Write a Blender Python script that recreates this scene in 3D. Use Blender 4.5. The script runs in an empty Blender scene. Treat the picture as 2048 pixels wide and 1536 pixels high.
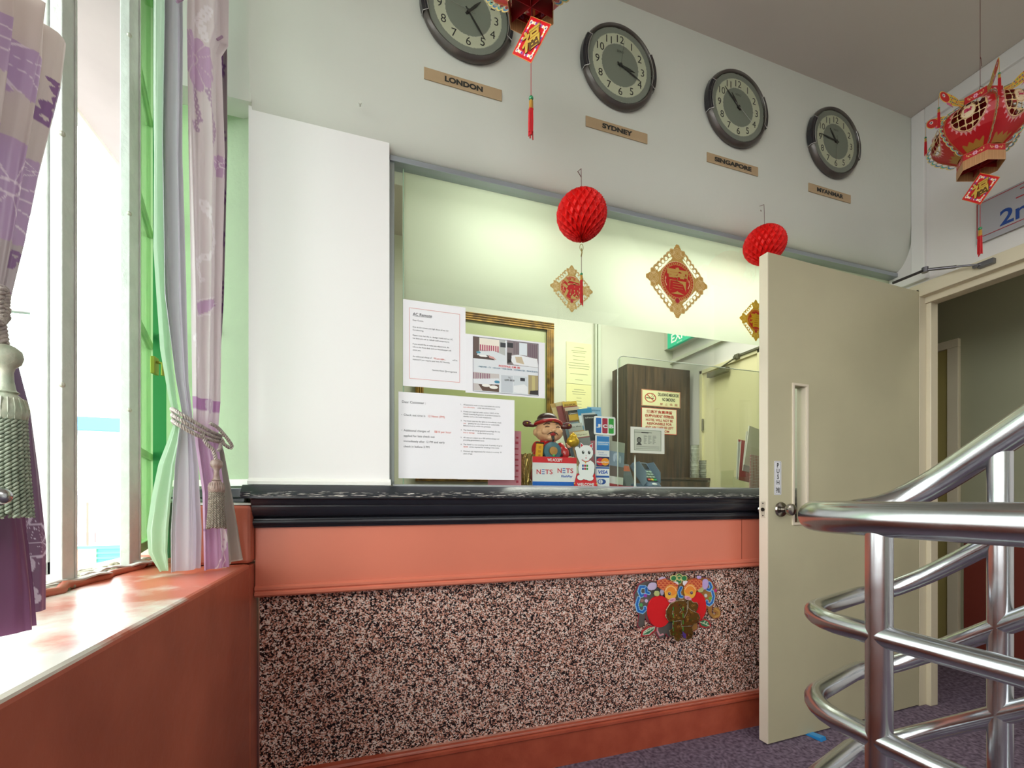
import bpy, bmesh, math, random
import numpy as np
from mathutils import Vector, Matrix

random.seed(7)
PI = math.pi
EZ = 1.05                      # height of the lens above the floor
SC = bpy.context.scene
COL = SC.collection

# ------------------------------------------------------------------ camera
YAW = math.radians(18)
cam_d = bpy.data.cameras.new('camera')
cam_d.sensor_width = 36
cam_d.lens = 875 / 2048 * 36
cam_d.shift_y = (998 - 768) / 2048
cam_d.clip_start = 0.02
cam_d.clip_end = 300
cam = bpy.data.objects.new('camera', cam_d)
COL.objects.link(cam)
cam.location = (0, 0, EZ)
cam.rotation_euler = (PI / 2, 0, -YAW)
SC.camera = cam

# ------------------------------------------------------------------ sky, lamps, exposure
SC.view_settings.view_transform = 'Standard'
SC.view_settings.look = 'None'
SC.view_settings.exposure = 0.0
SC.view_settings.gamma = 1.0
SC.view_settings.use_curve_mapping = False
SC.cycles.max_bounces = 8
SC.cycles.diffuse_bounces = 5
SC.cycles.transparent_max_bounces = 24
SC.cycles.caustics_reflective = False
SC.cycles.caustics_refractive = False
SC.cycles.sample_clamp_indirect = 6.0
SC.cycles.use_denoising = True

world = bpy.data.worlds.new('overcast_sky')
SC.world = world
world.use_nodes = True
wn = world.node_tree.nodes
bg = wn['Background']
bg.inputs['Color'].default_value = (0.96, 0.99, 0.98, 1)
bg.inputs['Strength'].default_value = 7.5


def area_lamp(name, loc, size, power, color, rot=(0, 0, 0)):
    l = bpy.data.lights.new(name, 'AREA')
    l.shape = 'RECTANGLE'
    l.size, l.size_y = size
    l.energy = power
    l.color = color
    o = bpy.data.objects.new(name, l)
    COL.objects.link(o)
    o.location = loc
    o.rotation_euler = rot
    return o


# soft lobby fill added behind the lens; ceiling lamps of the office and corridor
area_lamp('lobby_fill_light', (1.2, -2.0, 2.98), (2.6, 2.4), 48, (1.0, 0.98, 0.95))
area_lamp('office_ceiling_light', (1.6, 2.35, 2.95), (1.6, 0.5), 42, (1.0, 1.0, 0.92))
area_lamp('corridor_ceiling_light', (3.3, 0.2, 2.9), (0.3, 0.9), 8, (1.0, 0.97, 0.85))


# ------------------------------------------------------------------ placing helpers
def ray(u, v):
    a = (u - 1024) / 875
    return Vector((a * math.cos(YAW) + math.sin(YAW), -a * math.sin(YAW) + math.cos(YAW), (998 - v) / 875))


def at(u, v, Y=None, X=None):
    r = ray(u, v)
    k = Y / r.y if Y is not None else X / r.x
    return Vector((r.x * k, r.y * k, r.z * k + EZ))


# ------------------------------------------------------------------ materials
def lin(h):
    if isinstance(h, str):
        h = h.lstrip('#')
        c = [int(h[i:i + 2], 16) / 255 for i in (0, 2, 4)]
    else:
        c = list(h)
    return tuple(x / 12.92 if x <= 0.04045 else ((x + 0.055) / 1.055) ** 2.4 for x in c)


MATS = {}


def mat(name, col='#808080', rough=0.5, metal=0.0, bump=0.0, bscale=60, var=0.0, vscale=4, spec=0.5, emit=None, es=0, coat=0, col2=None, trans=0):
    if name in MATS:
        return MATS[name]
    m = bpy.data.materials.new(name)
    m.use_nodes = True
    nt = m.node_tree
    b = nt.nodes['Principled BSDF']
    c = lin(col)
    b.inputs['Base Color'].default_value = (*c, 1)
    b.inputs['Roughness'].default_value = rough
    b.inputs['Metallic'].default_value = metal
    b.inputs['Specular IOR Level'].default_value = spec
    b.inputs['Coat Weight'].default_value = coat
    if emit:
        b.inputs['Emission Color'].default_value = (*lin(emit), 1)
        b.inputs['Emission Strength'].default_value = es
    tc = nt.nodes.new('ShaderNodeTexCoord')
    if var > 0 or col2:
        n = nt.nodes.new('ShaderNodeTexNoise')
        n.inputs['Scale'].default_value = vscale
        n.inputs['Detail'].default_value = 6
        nt.links.new(tc.outputs['Object'], n.inputs['Vector'])
        r = nt.nodes.new('ShaderNodeValToRGB')
        r.color_ramp.elements[0].position = 0.36
        r.color_ramp.elements[1].position = 0.64
        d = lin(col2) if col2 else tuple(x * (1 - var) for x in c)
        r.color_ramp.elements[0].color = (*d, 1)
        r.color_ramp.elements[1].color = (*c, 1)
        nt.links.new(n.outputs['Fac'], r.inputs['Fac'])
        nt.links.new(r.outputs['Color'], b.inputs['Base Color'])
    if bump > 0:
        n = nt.nodes.new('ShaderNodeTexNoise')
        n.inputs['Scale'].default_value = bscale
        n.inputs['Detail'].default_value = 4
        nt.links.new(tc.outputs['Object'], n.inputs['Vector'])
        bp = nt.nodes.new('ShaderNodeBump')
        bp.inputs['Strength'].default_value = bump
        bp.inputs['Distance'].default_value = 0.004
        nt.links.new(n.outputs['Fac'], bp.inputs['Height'])
        nt.links.new(bp.outputs['Normal'], b.inputs['Normal'])
    MATS[name] = m
    return m


def vmat(rough=0.5, metal=0.0, thin=0.0, coat=0.0):
    """colour printed or woven into the thing itself, carried by a colour attribute"""
    k = f'printed_{rough}_{metal}_{thin}_{coat}'
    if k in MATS:
        return MATS[k]
    m = bpy.data.materials.new(k)
    m.use_nodes = True
    nt = m.node_tree
    b = nt.nodes['Principled BSDF']
    a = nt.nodes.new('ShaderNodeAttribute')
    a.attribute_name = 'Col'
    nt.links.new(a.outputs['Color'], b.inputs['Base Color'])
    b.inputs['Roughness'].default_value = rough
    b.inputs['Metallic'].default_value = metal
    b.inputs['Coat Weight'].default_value = coat
    if thin:
        t = nt.nodes.new('ShaderNodeBsdfTranslucent')
        nt.links.new(a.outputs['Color'], t.inputs['Color'])
        mx = nt.nodes.new('ShaderNodeMixShader')
        mx.inputs[0].default_value = thin
        nt.links.new(b.outputs[0], mx.inputs[1])
        nt.links.new(t.outputs[0], mx.inputs[2])
        nt.links.new(mx.outputs[0], nt.nodes['Material Output'].inputs[0])
    MATS[k] = m
    return m


def glass_mat(name, tint='#ffffff', refl=1.0, rough=0.02):
    if name in MATS:
        return MATS[name]
    m = bpy.data.materials.new(name)
    m.use_nodes = True
    nt = m.node_tree
    nt.nodes.remove(nt.nodes['Principled BSDF'])
    t = nt.nodes.new('ShaderNodeBsdfTransparent')
    t.inputs[0].default_value = (*lin(tint), 1)
    g = nt.nodes.new('ShaderNodeBsdfGlossy')
    g.inputs['Roughness'].default_value = rough
    f = nt.nodes.new('ShaderNodeFresnel')
    f.inputs[0].default_value = 1.45
    mu = nt.nodes.new('ShaderNodeMath')
    mu.operation = 'MULTIPLY'
    mu.inputs[1].default_value = refl
    nt.links.new(f.outputs[0], mu.inputs[0])
    mx = nt.nodes.new('ShaderNodeMixShader')
    nt.links.new(mu.outputs[0], mx.inputs[0])
    nt.links.new(t.outputs[0], mx.inputs[1])
    nt.links.new(g.outputs[0], mx.inputs[2])
    nt.links.new(mx.outputs[0], nt.nodes['Material Output'].inputs[0])
    MATS[name] = m
    return m


def film_mat(name, col, diff=0.35, clear=0.0):
    """a sheet that lets blurred light through (frosted film, sheer cloth)"""
    if name in MATS:
        return MATS[name]
    m = bpy.data.materials.new(name)
    m.use_nodes = True
    nt = m.node_tree
    nt.nodes.remove(nt.nodes['Principled BSDF'])
    c = (*lin(col), 1)
    t = nt.nodes.new('ShaderNodeBsdfTranslucent')
    d = nt.nodes.new('ShaderNodeBsdfDiffuse')
    t.inputs[0].default_value = c
    d.inputs[0].default_value = c
    mx = nt.nodes.new('ShaderNodeMixShader')
    mx.inputs[0].default_value = diff
    nt.links.new(t.outputs[0], mx.inputs[1])
    nt.links.new(d.outputs[0], mx.inputs[2])
    out = mx.outputs[0]
    if clear:
        tr = nt.nodes.new('ShaderNodeBsdfTransparent')
        m2 = nt.nodes.new('ShaderNodeMixShader')
        m2.inputs[0].default_value = clear
        nt.links.new(out, m2.inputs[1])
        nt.links.new(tr.outputs[0], m2.inputs[2])
        out = m2.outputs[0]
    nt.links.new(out, nt.nodes['Material Output'].inputs[0])
    MATS[name] = m
    return m


def node_mat(name):
    m = bpy.data.materials.new(name)
    m.use_nodes = True
    nt = m.node_tree
    MATS[name] = m
    return m, nt, nt.nodes['Principled BSDF'], nt.nodes.new('ShaderNodeTexCoord')


# ------------------------------------------------------------------ mesh building
class B:
    def __init__(s):
        s.v, s.f = [], []

    def add(s, vs, fs):
        k = len(s.v)
        s.v += [tuple(p) for p in vs]
        s.f += [tuple(i + k for i in f) for f in fs]
        return s

    def box(s, x0, x1, y0, y1, z0, z1):
        vs = [(x, y, z) for x in (x0, x1) for y in (y0, y1) for z in (z0, z1)]
        return s.add(vs, [(0, 1, 3, 2), (4, 6, 7, 5), (0, 4, 5, 1), (2, 3, 7, 6), (0, 2, 6, 4), (1, 5, 7, 3)])

    def prism(s, pts, y0, y1):
        """outline in x,z pushed through y"""
        n = len(pts)
        vs = [(p[0], y0, p[1]) for p in pts] + [(p[0], y1, p[1]) for p in pts]
        return s.add(vs, [tuple(range(n)), tuple(range(2 * n - 1, n - 1, -1))] + [(i, i + n, (i + 1) % n + n, (i + 1) % n) for i in range(n)])

    def extr(s, pts, x0, x1):
        """profile in y,z pushed through x"""
        n = len(pts)
        vs = [(x0, p[0], p[1]) for p in pts] + [(x1, p[0], p[1]) for p in pts]
        return s.add(vs, [tuple(range(n)), tuple(range(2 * n - 1, n - 1, -1))] + [(i, i + n, (i + 1) % n + n, (i + 1) % n) for i in range(n)])

    def slab(s, pts, z0, z1):
        """outline in x,y pushed through z"""
        n = len(pts)
        vs = [(p[0], p[1], z0) for p in pts] + [(p[0], p[1], z1) for p in pts]
        return s.add(vs, [tuple(range(n)), tuple(range(2 * n - 1, n - 1, -1))] + [(i, i + n, (i + 1) % n + n, (i + 1) % n) for i in range(n)])

    def tube(s, pts, r, n=12, caps=True, closed=False):
        pts = [Vector(p) for p in pts]
        rr = r if hasattr(r, '__len__') else [r] * len(pts)
        m = len(pts)
        up = None
        vs = []
        for i, p in enumerate(pts):
            a = pts[(i - 1) % m] if (i > 0 or closed) else p
            b = pts[(i + 1) % m] if (i < m - 1 or closed) else p
            t = (b - a).normalized()
            if up is None:
                up = t.orthogonal().normalized()
            up = (up - t * up.dot(t)).normalized()
            w = t.cross(up)
            for j in range(n):
                q = 2 * PI * j / n
                vs.append(p + (up * math.cos(q) + w * math.sin(q)) * rr[i])
        fs = []
        for i in range(m if closed else m - 1):
            k = (i + 1) % m
            for j in range(n):
                fs.append((i * n + j, i * n + (j + 1) % n, k * n + (j + 1) % n, k * n + j))
        if caps and not closed:
            fs.append(tuple(range(n - 1, -1, -1)))
            fs.append(tuple((m - 1) * n + j for j in range(n)))
        return s.add(vs, fs)

    def lathe(s, prof, n=32, c=(0, 0, 0), axis='z', caps=True):
        """prof: (radius, height) pairs"""
        vs = []
        for r, h in prof:
            for j in range(n):
                q = 2 * PI * j / n
                x, y = r * math.cos(q), r * math.sin(q)
                p = (x, y, h) if axis == 'z' else ((x, h, y) if axis == 'y' else (h, x, y))
                vs.append((p[0] + c[0], p[1] + c[1], p[2] + c[2]))
        fs = [(i * n + j, i * n + (j + 1) % n, (i + 1) * n + (j + 1) % n, (i + 1) * n + j) for i in range(len(prof) - 1) for j in range(n)]
        if caps:
            fs.append(tuple(range(n - 1, -1, -1)))
            fs.append(tuple((len(prof) - 1) * n + j for j in range(n)))
        return s.add(vs, fs)

    def ell(s, c, r, nu=20, nv=12, rot=None):
        vs = []
        R = rot or Matrix.Identity(3)
        for i in range(nv + 1):
            a = PI * (i / nv - 0.5)
            a = max(-PI / 2 + 0.01, min(PI / 2 - 0.01, a))
            for j in range(nu):
                q = 2 * PI * j / nu
                p = R @ Vector((r[0] * math.cos(a) * math.cos(q), r[1] * math.cos(a) * math.sin(q), r[2] * math.sin(a)))
                vs.append((p.x + c[0], p.y + c[1], p.z + c[2]))
        fs = [(i * nu + j, i * nu + (j + 1) % nu, (i + 1) * nu + (j + 1) % nu, (i + 1) * nu + j) for i in range(nv) for j in range(nu)]
        fs.append(tuple(range(nu - 1, -1, -1)))
        fs.append(tuple(nv * nu + j for j in range(nu)))
        return s.add(vs, fs)

    def move(s, M):
        s.v = [tuple(M @ Vector(p)) for p in s.v]
        return s


def link(name, me, m, parent):
    o = bpy.data.objects.new(name, me)
    COL.objects.link(o)
    if m:
        me.materials.append(m)
    if parent:
        o.parent = parent
    return o


def obj(name, b, m=None, parent=None, smooth=None, bevel=0, label=None, subd=0, fix=True):
    me = bpy.data.meshes.new(name)
    me.from_pydata(b.v, [], b.f)
    me.update()
    if fix:
        bm = bmesh.new()
        bm.from_mesh(me)
        bmesh.ops.recalc_face_normals(bm, faces=bm.faces)
        bm.to_mesh(me)
        bm.free()
    if smooth is not None:
        me.polygons.foreach_set('use_smooth', [True] * len(me.polygons))
        me.set_sharp_from_angle(angle=math.radians(smooth))
    o = link(name, me, m, parent)
    if bevel:
        k = o.modifiers.new('bevel', 'BEVEL')
        k.width = bevel
        k.segments = 2
        k.limit_method = 'ANGLE'
    if subd:
        k = o.modifiers.new('subd', 'SUBSURF')
        k.levels = k.render_levels = subd
    if label:
        o['label'] = label
    return o


def tag(o, label, cat, group=None, kind=None):
    o['label'] = label
    o['category'] = cat
    if group:
        o['group'] = group
    if kind:
        o['kind'] = kind
    return o


def thing(name, label, cat, loc=(0, 0, 0), rotz=0, group=None, rot=None):
    o = bpy.data.objects.new(name, None)
    o.empty_display_size = 0.05
    COL.objects.link(o)
    o.location = loc
    o.rotation_euler = rot or (0, 0, rotz)
    return tag(o, label, cat, group)


def struct(name, b, m, parent=None, **k):
    o = obj(name, b, m, parent, **k)
    if not parent:
        o['kind'] = 'structure'
    return o


def sroot(name):
    o = bpy.data.objects.new(name, None)
    COL.objects.link(o)
    o['kind'] = 'structure'
    return o


# ------------------------------------------------------------------ lettering
_GL = {}


def glyphs(body, bold=0.0):
    k = (body, bold)
    if k not in _GL:
        c = bpy.data.curves.new('t', 'FONT')
        c.body = body
        c.resolution_u = 4
        c.offset = bold
        o = bpy.data.objects.new('t', c)
        COL.objects.link(o)
        bpy.context.view_layer.update()
        me = bpy.data.meshes.new_from_object(o.evaluated_get(bpy.context.evaluated_depsgraph_get()))
        vs = [(v.co.x, v.co.y) for v in me.vertices]
        fs = [tuple(p.vertices) for p in me.polygons]
        bpy.data.objects.remove(o)
        bpy.data.curves.remove(c)
        bpy.data.meshes.remove(me)
        _GL[k] = (vs, fs)
    return _GL[k]


class T:
    """flat lettering in the local x,z plane, a hair in front of y"""

    def __init__(s, y=-0.0006):
        s.b = B()
        s.y = y

    def put(s, body, x, z, h, w=None, al='C', bold=0.0, rot=0, shear=0, th=0.0):
        vs, fs = glyphs(body, bold)
        if not vs:
            return s
        xs = [p[0] for p in vs]
        ys = [p[1] for p in vs]
        wd, lo, hi = max(xs) - min(xs), min(ys), max(ys)
        cjk = any(ord(ch) > 0x2e00 for ch in body)
        k = h / (hi - lo) if (cjk or w) else h / 0.7
        kx = w / wd if w else k
        x0 = {'C': (min(xs) + max(xs)) / 2, 'L': min(xs), 'R': max(xs)}[al]
        zb = (lo + hi) / 2 if (cjk or w) else 0.35
        c, sn = math.cos(rot), math.sin(rot)
        P = []
        for a, e in vs:
            px, pz = (a - x0) * kx + shear * (e - zb) * k, (e - zb) * k
            P.append((x + px * c - pz * sn, s.y, z + px * sn + pz * c))
        s.b.add(P, fs)
        return s

    def line(s, pts, wd):
        for (x0, z0), (x1, z1) in zip(pts[:-1], pts[1:]):
            d = Vector((x1 - x0, z1 - z0))
            if d.length == 0:
                continue
            n = Vector((-d.y, d.x)).normalized() * wd / 2
            s.b.add([(x0 + n.x, s.y, z0 + n.y), (x1 + n.x, s.y, z1 + n.y), (x1 - n.x, s.y, z1 - n.y), (x0 - n.x, s.y, z0 - n.y)], [(0, 1, 2, 3)])
        return s

    def rect(s, x0, x1, z0, z1):
        s.b.add([(x0, s.y, z0), (x1, s.y, z0), (x1, s.y, z1), (x0, s.y, z1)], [(0, 1, 2, 3)])
        return s

    def frame(s, x0, x1, z0, z1, wd):
        return s.line([(x0, z0), (x1, z0), (x1, z1), (x0, z1), (x0, z0)], wd)

    def out(s, m, parent, name='lettering', label=None):
        return obj(name, s.b, m, parent, fix=False, label=label) if s.b.v else None


# ------------------------------------------------------------------ printed sheets
class Cv:
    """a printed or die-cut sheet drawn in its own units (W x H, z downwards), n columns of mesh"""

    def __init__(s, W, H, n, bg=None):
        s.W, s.H = W, H
        s.nx = n
        s.ny = max(2, round(n * H / W))
        s.X, s.Y = np.meshgrid(np.linspace(0, W, s.nx + 1), np.linspace(0, H, s.ny + 1))
        s.c = np.zeros((s.ny + 1, s.nx + 1, 3))
        s.a = np.zeros((s.ny + 1, s.nx + 1), bool)
        if bg:
            s.put(s.X > -1, bg)

    def put(s, m, col):
        if col is None:
            s.a[m] = False
        else:
            s.c[m] = lin(col)
            s.a[m] = True
        return s

    def ell(s, cx, cy, rx, ry=None, rot=0):
        ry = ry or rx
        c, n = math.cos(rot), math.sin(rot)
        x, y = s.X - cx, s.Y - cy
        return ((x * c + y * n) / rx) ** 2 + ((-x * n + y * c) / ry) ** 2 <= 1

    def ring(s, cx, cy, r, w, a0=None, a1=None):
        d = np.hypot(s.X - cx, s.Y - cy)
        m = abs(d - r) <= w / 2
        if a0 is not None:
            a = (np.degrees(np.arctan2(s.Y - cy, s.X - cx)) - a0) % 360
            m &= a <= (a1 - a0)
        return m

    def box(s, x0, y0, x1, y1):
        return (s.X >= x0) & (s.X <= x1) & (s.Y >= y0) & (s.Y <= y1)

    def rbox(s, x0, y0, x1, y1, r):
        dx = np.maximum(np.maximum(x0 + r - s.X, s.X - x1 + r), 0)
        dy = np.maximum(np.maximum(y0 + r - s.Y, s.Y - y1 + r), 0)
        return (dx * dx + dy * dy <= r * r) & s.box(x0, y0, x1, y1)

    def poly(s, pts):
        m = np.zeros(s.X.shape, bool)
        n = len(pts)
        for i in range(n):
            x0, y0 = pts[i]
            x1, y1 = pts[(i + 1) % n]
            if y0 == y1:
                continue
            m ^= ((s.Y > min(y0, y1)) & (s.Y <= max(y0, y1))) & (s.X < (x1 - x0) * (s.Y - y0) / (y1 - y0) + x0)
        return m

    def stroke(s, pts, w):
        m = np.zeros(s.X.shape, bool)
        for (x0, y0), (x1, y1) in zip(pts[:-1], pts[1:]):
            dx, dy = x1 - x0, y1 - y0
            L = dx * dx + dy * dy or 1e-9
            t = np.clip(((s.X - x0) * dx + (s.Y - y0) * dy) / L, 0, 1)
            m |= np.hypot(s.X - x0 - t * dx, s.Y - y0 - t * dy) <= w / 2
        return m

    def build(s, name, w, h, m, parent=None, thick=0, y=0, org=(0.5, 0), fn=None, smooth=False, label=None):
        """org: fraction of width/height that sits on the local origin (x from left, z from the bottom)"""
        px = (s.X / s.W - org[0]) * w
        pz = (1 - s.Y / s.H - org[1]) * h
        if fn:
            P = fn(s.X / s.W, 1 - s.Y / s.H)
        else:
            P = np.stack([px, np.full_like(px, y), pz], -1)
        P = P.reshape(-1, 3)
        nx = s.nx + 1
        i, j = np.meshgrid(np.arange(s.ny), np.arange(s.nx), indexing='ij')
        k = (i * nx + j).ravel()
        q = np.stack([k, k + nx, k + nx + 1, k + 1], -1)
        al = s.a.ravel()
        q = q[al[q].sum(1) >= 3]
        used = np.unique(q)
        mp = np.full(len(P), -1)
        mp[used] = np.arange(len(used))
        q = mp[q]
        Pu = P[used]
        Cu = s.c.reshape(-1, 3)[used].copy()
        bad = ~al[used]
        if bad.any():
            good_c = Cu[~bad].mean(0)
            ids = used[bad]
            for t, gi in zip(np.nonzero(bad)[0], ids):
                r0, c0 = divmod(gi, nx)
                blk = s.a[max(0, r0 - 1):r0 + 2, max(0, c0 - 1):c0 + 2]
                cc = s.c[max(0, r0 - 1):r0 + 2, max(0, c0 - 1):c0 + 2][blk]
                Cu[t] = cc.mean(0) if len(cc) else good_c
        me = bpy.data.meshes.new(name)
        me.vertices.add(len(Pu))
        me.vertices.foreach_set('co', Pu.astype(np.float32).ravel())
        me.loops.add(q.size)
        me.loops.foreach_set('vertex_index', q.astype(np.int32).ravel())
        me.polygons.add(len(q))
        me.polygons.foreach_set('loop_start', np.arange(0, q.size, 4, dtype=np.int32))
        me.polygons.foreach_set('loop_total', np.full(len(q), 4, np.int32))
        if smooth:
            me.polygons.foreach_set('use_smooth', np.ones(len(q), bool))
        me.update(calc_edges=True)
        at_ = me.color_attributes.new('Col', 'FLOAT_COLOR', 'POINT')
        at_.data.foreach_set('color', np.concatenate([Cu, np.ones((len(Cu), 1))], 1).astype(np.float32).ravel())
        o = link(name, me, m, parent)
        if thick:
            k = o.modifiers.new('thickness', 'SOLIDIFY')
            k.thickness = thick
            k.offset = -1
        if label:
            o['label'] = label
        return o

# ================================================================== THE ROOM
XL, XR = -0.345, 2.67          # left wall below the sill, right wall with the doorway
YB, YW = 1.51, 1.60            # face of the bulkhead, plane of the glass and the white panel
CH = 3.015                     # ceiling
YS = -4.2                      # far end of the lobby behind the lens
ZS = 0.853                     # window sill

plaster = mat('white_plaster', '#d6d9ce', 0.6, bump=0.15, bscale=35, var=0.04, vscale=2)
m_ceil = mat('ceiling_paint', '#cac3b9', 0.85)
cream = mat('cream_paint', '#d9cfb4', 0.45, bump=0.08, bscale=30, var=0.05, vscale=3)

# painted terracotta wall with chips
m_terra, nt, pb, tc = node_mat('terracotta_paint')
n1 = nt.nodes.new('ShaderNodeTexNoise'); n1.inputs['Scale'].default_value = 5; n1.inputs['Detail'].default_value = 8
nt.links.new(tc.outputs['Object'], n1.inputs['Vector'])
r1 = nt.nodes.new('ShaderNodeValToRGB')
r1.color_ramp.elements[0].position = 0.3; r1.color_ramp.elements[0].color = (*lin('#a55540'), 1)
r1.color_ramp.elements[1].position = 0.7; r1.color_ramp.elements[1].color = (*lin('#bd664e'), 1)
nt.links.new(n1.outputs['Fac'], r1.inputs['Fac'])
nt.links.new(r1.outputs['Color'], pb.inputs['Base Color'])
pb.inputs['Roughness'].default_value = 0.38
n2 = nt.nodes.new('ShaderNodeTexNoise'); n2.inputs['Scale'].default_value = 22; n2.inputs['Detail'].default_value = 5
nt.links.new(tc.outputs['Object'], n2.inputs['Vector'])
bp = nt.nodes.new('ShaderNodeBump'); bp.inputs['Strength'].default_value = 0.25; bp.inputs['Distance'].default_value = 0.006
nt.links.new(n2.outputs['Fac'], bp.inputs['Height']); nt.links.new(bp.outputs['Normal'], pb.inputs['Normal'])
MATS['terracotta_wood'] = mat('terracotta_wood', '#dd7f66', 0.35, bump=0.06, bscale=40, var=0.05, vscale=3)

# the sill: paint worn through to pale plaster
m_sill, nt, pb, tc = node_mat('worn_sill_paint')
n1 = nt.nodes.new('ShaderNodeTexNoise'); n1.inputs['Scale'].default_value = 4.5; n1.inputs['Detail'].default_value = 9; n1.inputs['Roughness'].default_value = 0.62
nt.links.new(tc.outputs['Object'], n1.inputs['Vector'])
sx = nt.nodes.new('ShaderNodeSeparateXYZ'); nt.links.new(tc.outputs['Object'], sx.inputs[0])
mr = nt.nodes.new('ShaderNodeMapRange')
mr.inputs['From Min'].default_value = 0.55; mr.inputs['From Max'].default_value = 1.55
mr.inputs['To Min'].default_value = 0.22; mr.inputs['To Max'].default_value = -0.22
nt.links.new(sx.outputs['Y'], mr.inputs['Value'])
ad = nt.nodes.new('ShaderNodeMath'); ad.operation = 'ADD'
nt.links.new(n1.outputs['Fac'], ad.inputs[0]); nt.links.new(mr.outputs[0], ad.inputs[1])
r1 = nt.nodes.new('ShaderNodeValToRGB')
r1.color_ramp.elements[0].position = 0.44; r1.color_ramp.elements[0].color = (*lin('#c4694f'), 1)
r1.color_ramp.elements[1].position = 0.60; r1.color_ramp.elements[1].color = (*lin('#d9d4c8'), 1)
nt.links.new(ad.outputs[0], r1.inputs['Fac']); nt.links.new(r1.outputs['Color'], pb.inputs['Base Color'])
pb.inputs['Roughness'].default_value = 0.3
bp = nt.nodes.new('ShaderNodeBump'); bp.inputs['Strength'].default_value = 0.3; bp.inputs['Distance'].default_value = 0.004
nt.links.new(n1.outputs['Fac'], bp.inputs['Height']); nt.links.new(bp.outputs['Normal'], pb.inputs['Normal'])

# carpet: purple with worn rings
m_carpet, nt, pb, tc = node_mat('purple_carpet')
v = nt.nodes.new('ShaderNodeTexVoronoi'); v.inputs['Scale'].default_value = 7.5
nt.links.new(tc.outputs['Object'], v.inputs['Vector'])
ms = nt.nodes.new('ShaderNodeMath'); ms.operation = 'MULTIPLY'; ms.inputs[1].default_value = 60
nt.links.new(v.outputs['Distance'], ms.inputs[0])
sn = nt.nodes.new('ShaderNodeMath'); sn.operation = 'SINE'; nt.links.new(ms.outputs[0], sn.inputs[0])
n1 = nt.nodes.new('ShaderNodeTexNoise'); n1.inputs['Scale'].default_value = 55; n1.inputs['Detail'].default_value = 8
nt.links.new(tc.outputs['Object'], n1.inputs['Vector'])
mm = nt.nodes.new('ShaderNodeMath'); mm.operation = 'MULTIPLY_ADD'; mm.inputs[1].default_value = 0.055
nt.links.new(sn.outputs[0], mm.inputs[0]); nt.links.new(n1.outputs['Fac'], mm.inputs[2])
r1 = nt.nodes.new('ShaderNodeValToRGB')
r1.color_ramp.elements[0].position = 0.33; r1.color_ramp.elements[0].color = (*lin('#584c5b'), 1)
r1.color_ramp.elements[1].position = 0.72; r1.color_ramp.elements[1].color = (*lin('#908093'), 1)
nt.links.new(mm.outputs[0], r1.inputs['Fac']); nt.links.new(r1.outputs['Color'], pb.inputs['Base Color'])
pb.inputs['Roughness'].default_value = 0.95; pb.inputs['Specular IOR Level'].default_value = 0.15
n3 = nt.nodes.new('ShaderNodeTexNoise'); n3.inputs['Scale'].default_value = 400
nt.links.new(tc.outputs['Object'], n3.inputs['Vector'])
bp = nt.nodes.new('ShaderNodeBump'); bp.inputs['Strength'].default_value = 0.6; bp.inputs['Distance'].default_value = 0.003
nt.links.new(n3.outputs['Fac'], bp.inputs['Height']); nt.links.new(bp.outputs['Normal'], pb.inputs['Normal'])

struct('floor', B().box(XL - 0.5, 3.9, YS, 3.6, -0.06, 0), m_carpet)
struct('ceiling', B().box(-1.0, 3.9, YS, 3.6, CH, CH + 0.1), m_ceil)

# left wall: solid below the sill, open window recess above
lw = B()
lw.box(-0.82, XL, YS, YB - 0.005, 0, ZS - 0.004)
lw.box(-0.82, XL, YB - 0.005, 1.62, 0, ZS - 0.004)
lw.box(-0.82, -0.40, 1.62, 1.95, 0, ZS - 0.004)
wl = struct('wall_left', lw, m_terra, bevel=0.006)
struct('window_sill', B().box(-0.625, XL - 0.001, YS, YB, ZS - 0.02, ZS), m_sill, bevel=0.008)['kind'] = 'structure'
# painted dado block at the end of the recess with its white top
struct('wall_left_end', B().slab([(-0.52, 1.50), (XL + 0.001, 1.515), (XL + 0.001, 1.62), (-0.52, 1.71)], ZS, EZ - 0.018), m_terra, bevel=0.01)
struct('trim_1', B().slab([(-0.515, 1.505), (XL, 1.518), (XL, 1.60), (-0.515, 1.70)], EZ - 0.018, EZ - 0.012), plaster)
# lip of old red paint along the window frame
lip = []
for i in range(60):
    y = -1 + i * 2.6 / 59
    lip.append((-0.625 + 0.006 * math.sin(i * 1.7) + 0.004 * math.sin(i * 3.1), y, ZS + 0.004 + 0.006 * abs(math.sin(i * 0.9)) * random.random()))
struct('trim_2', B().tube(lip, [0.008 + 0.003 * random.random() for _ in lip], 8), m_terra, smooth=60)
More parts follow.
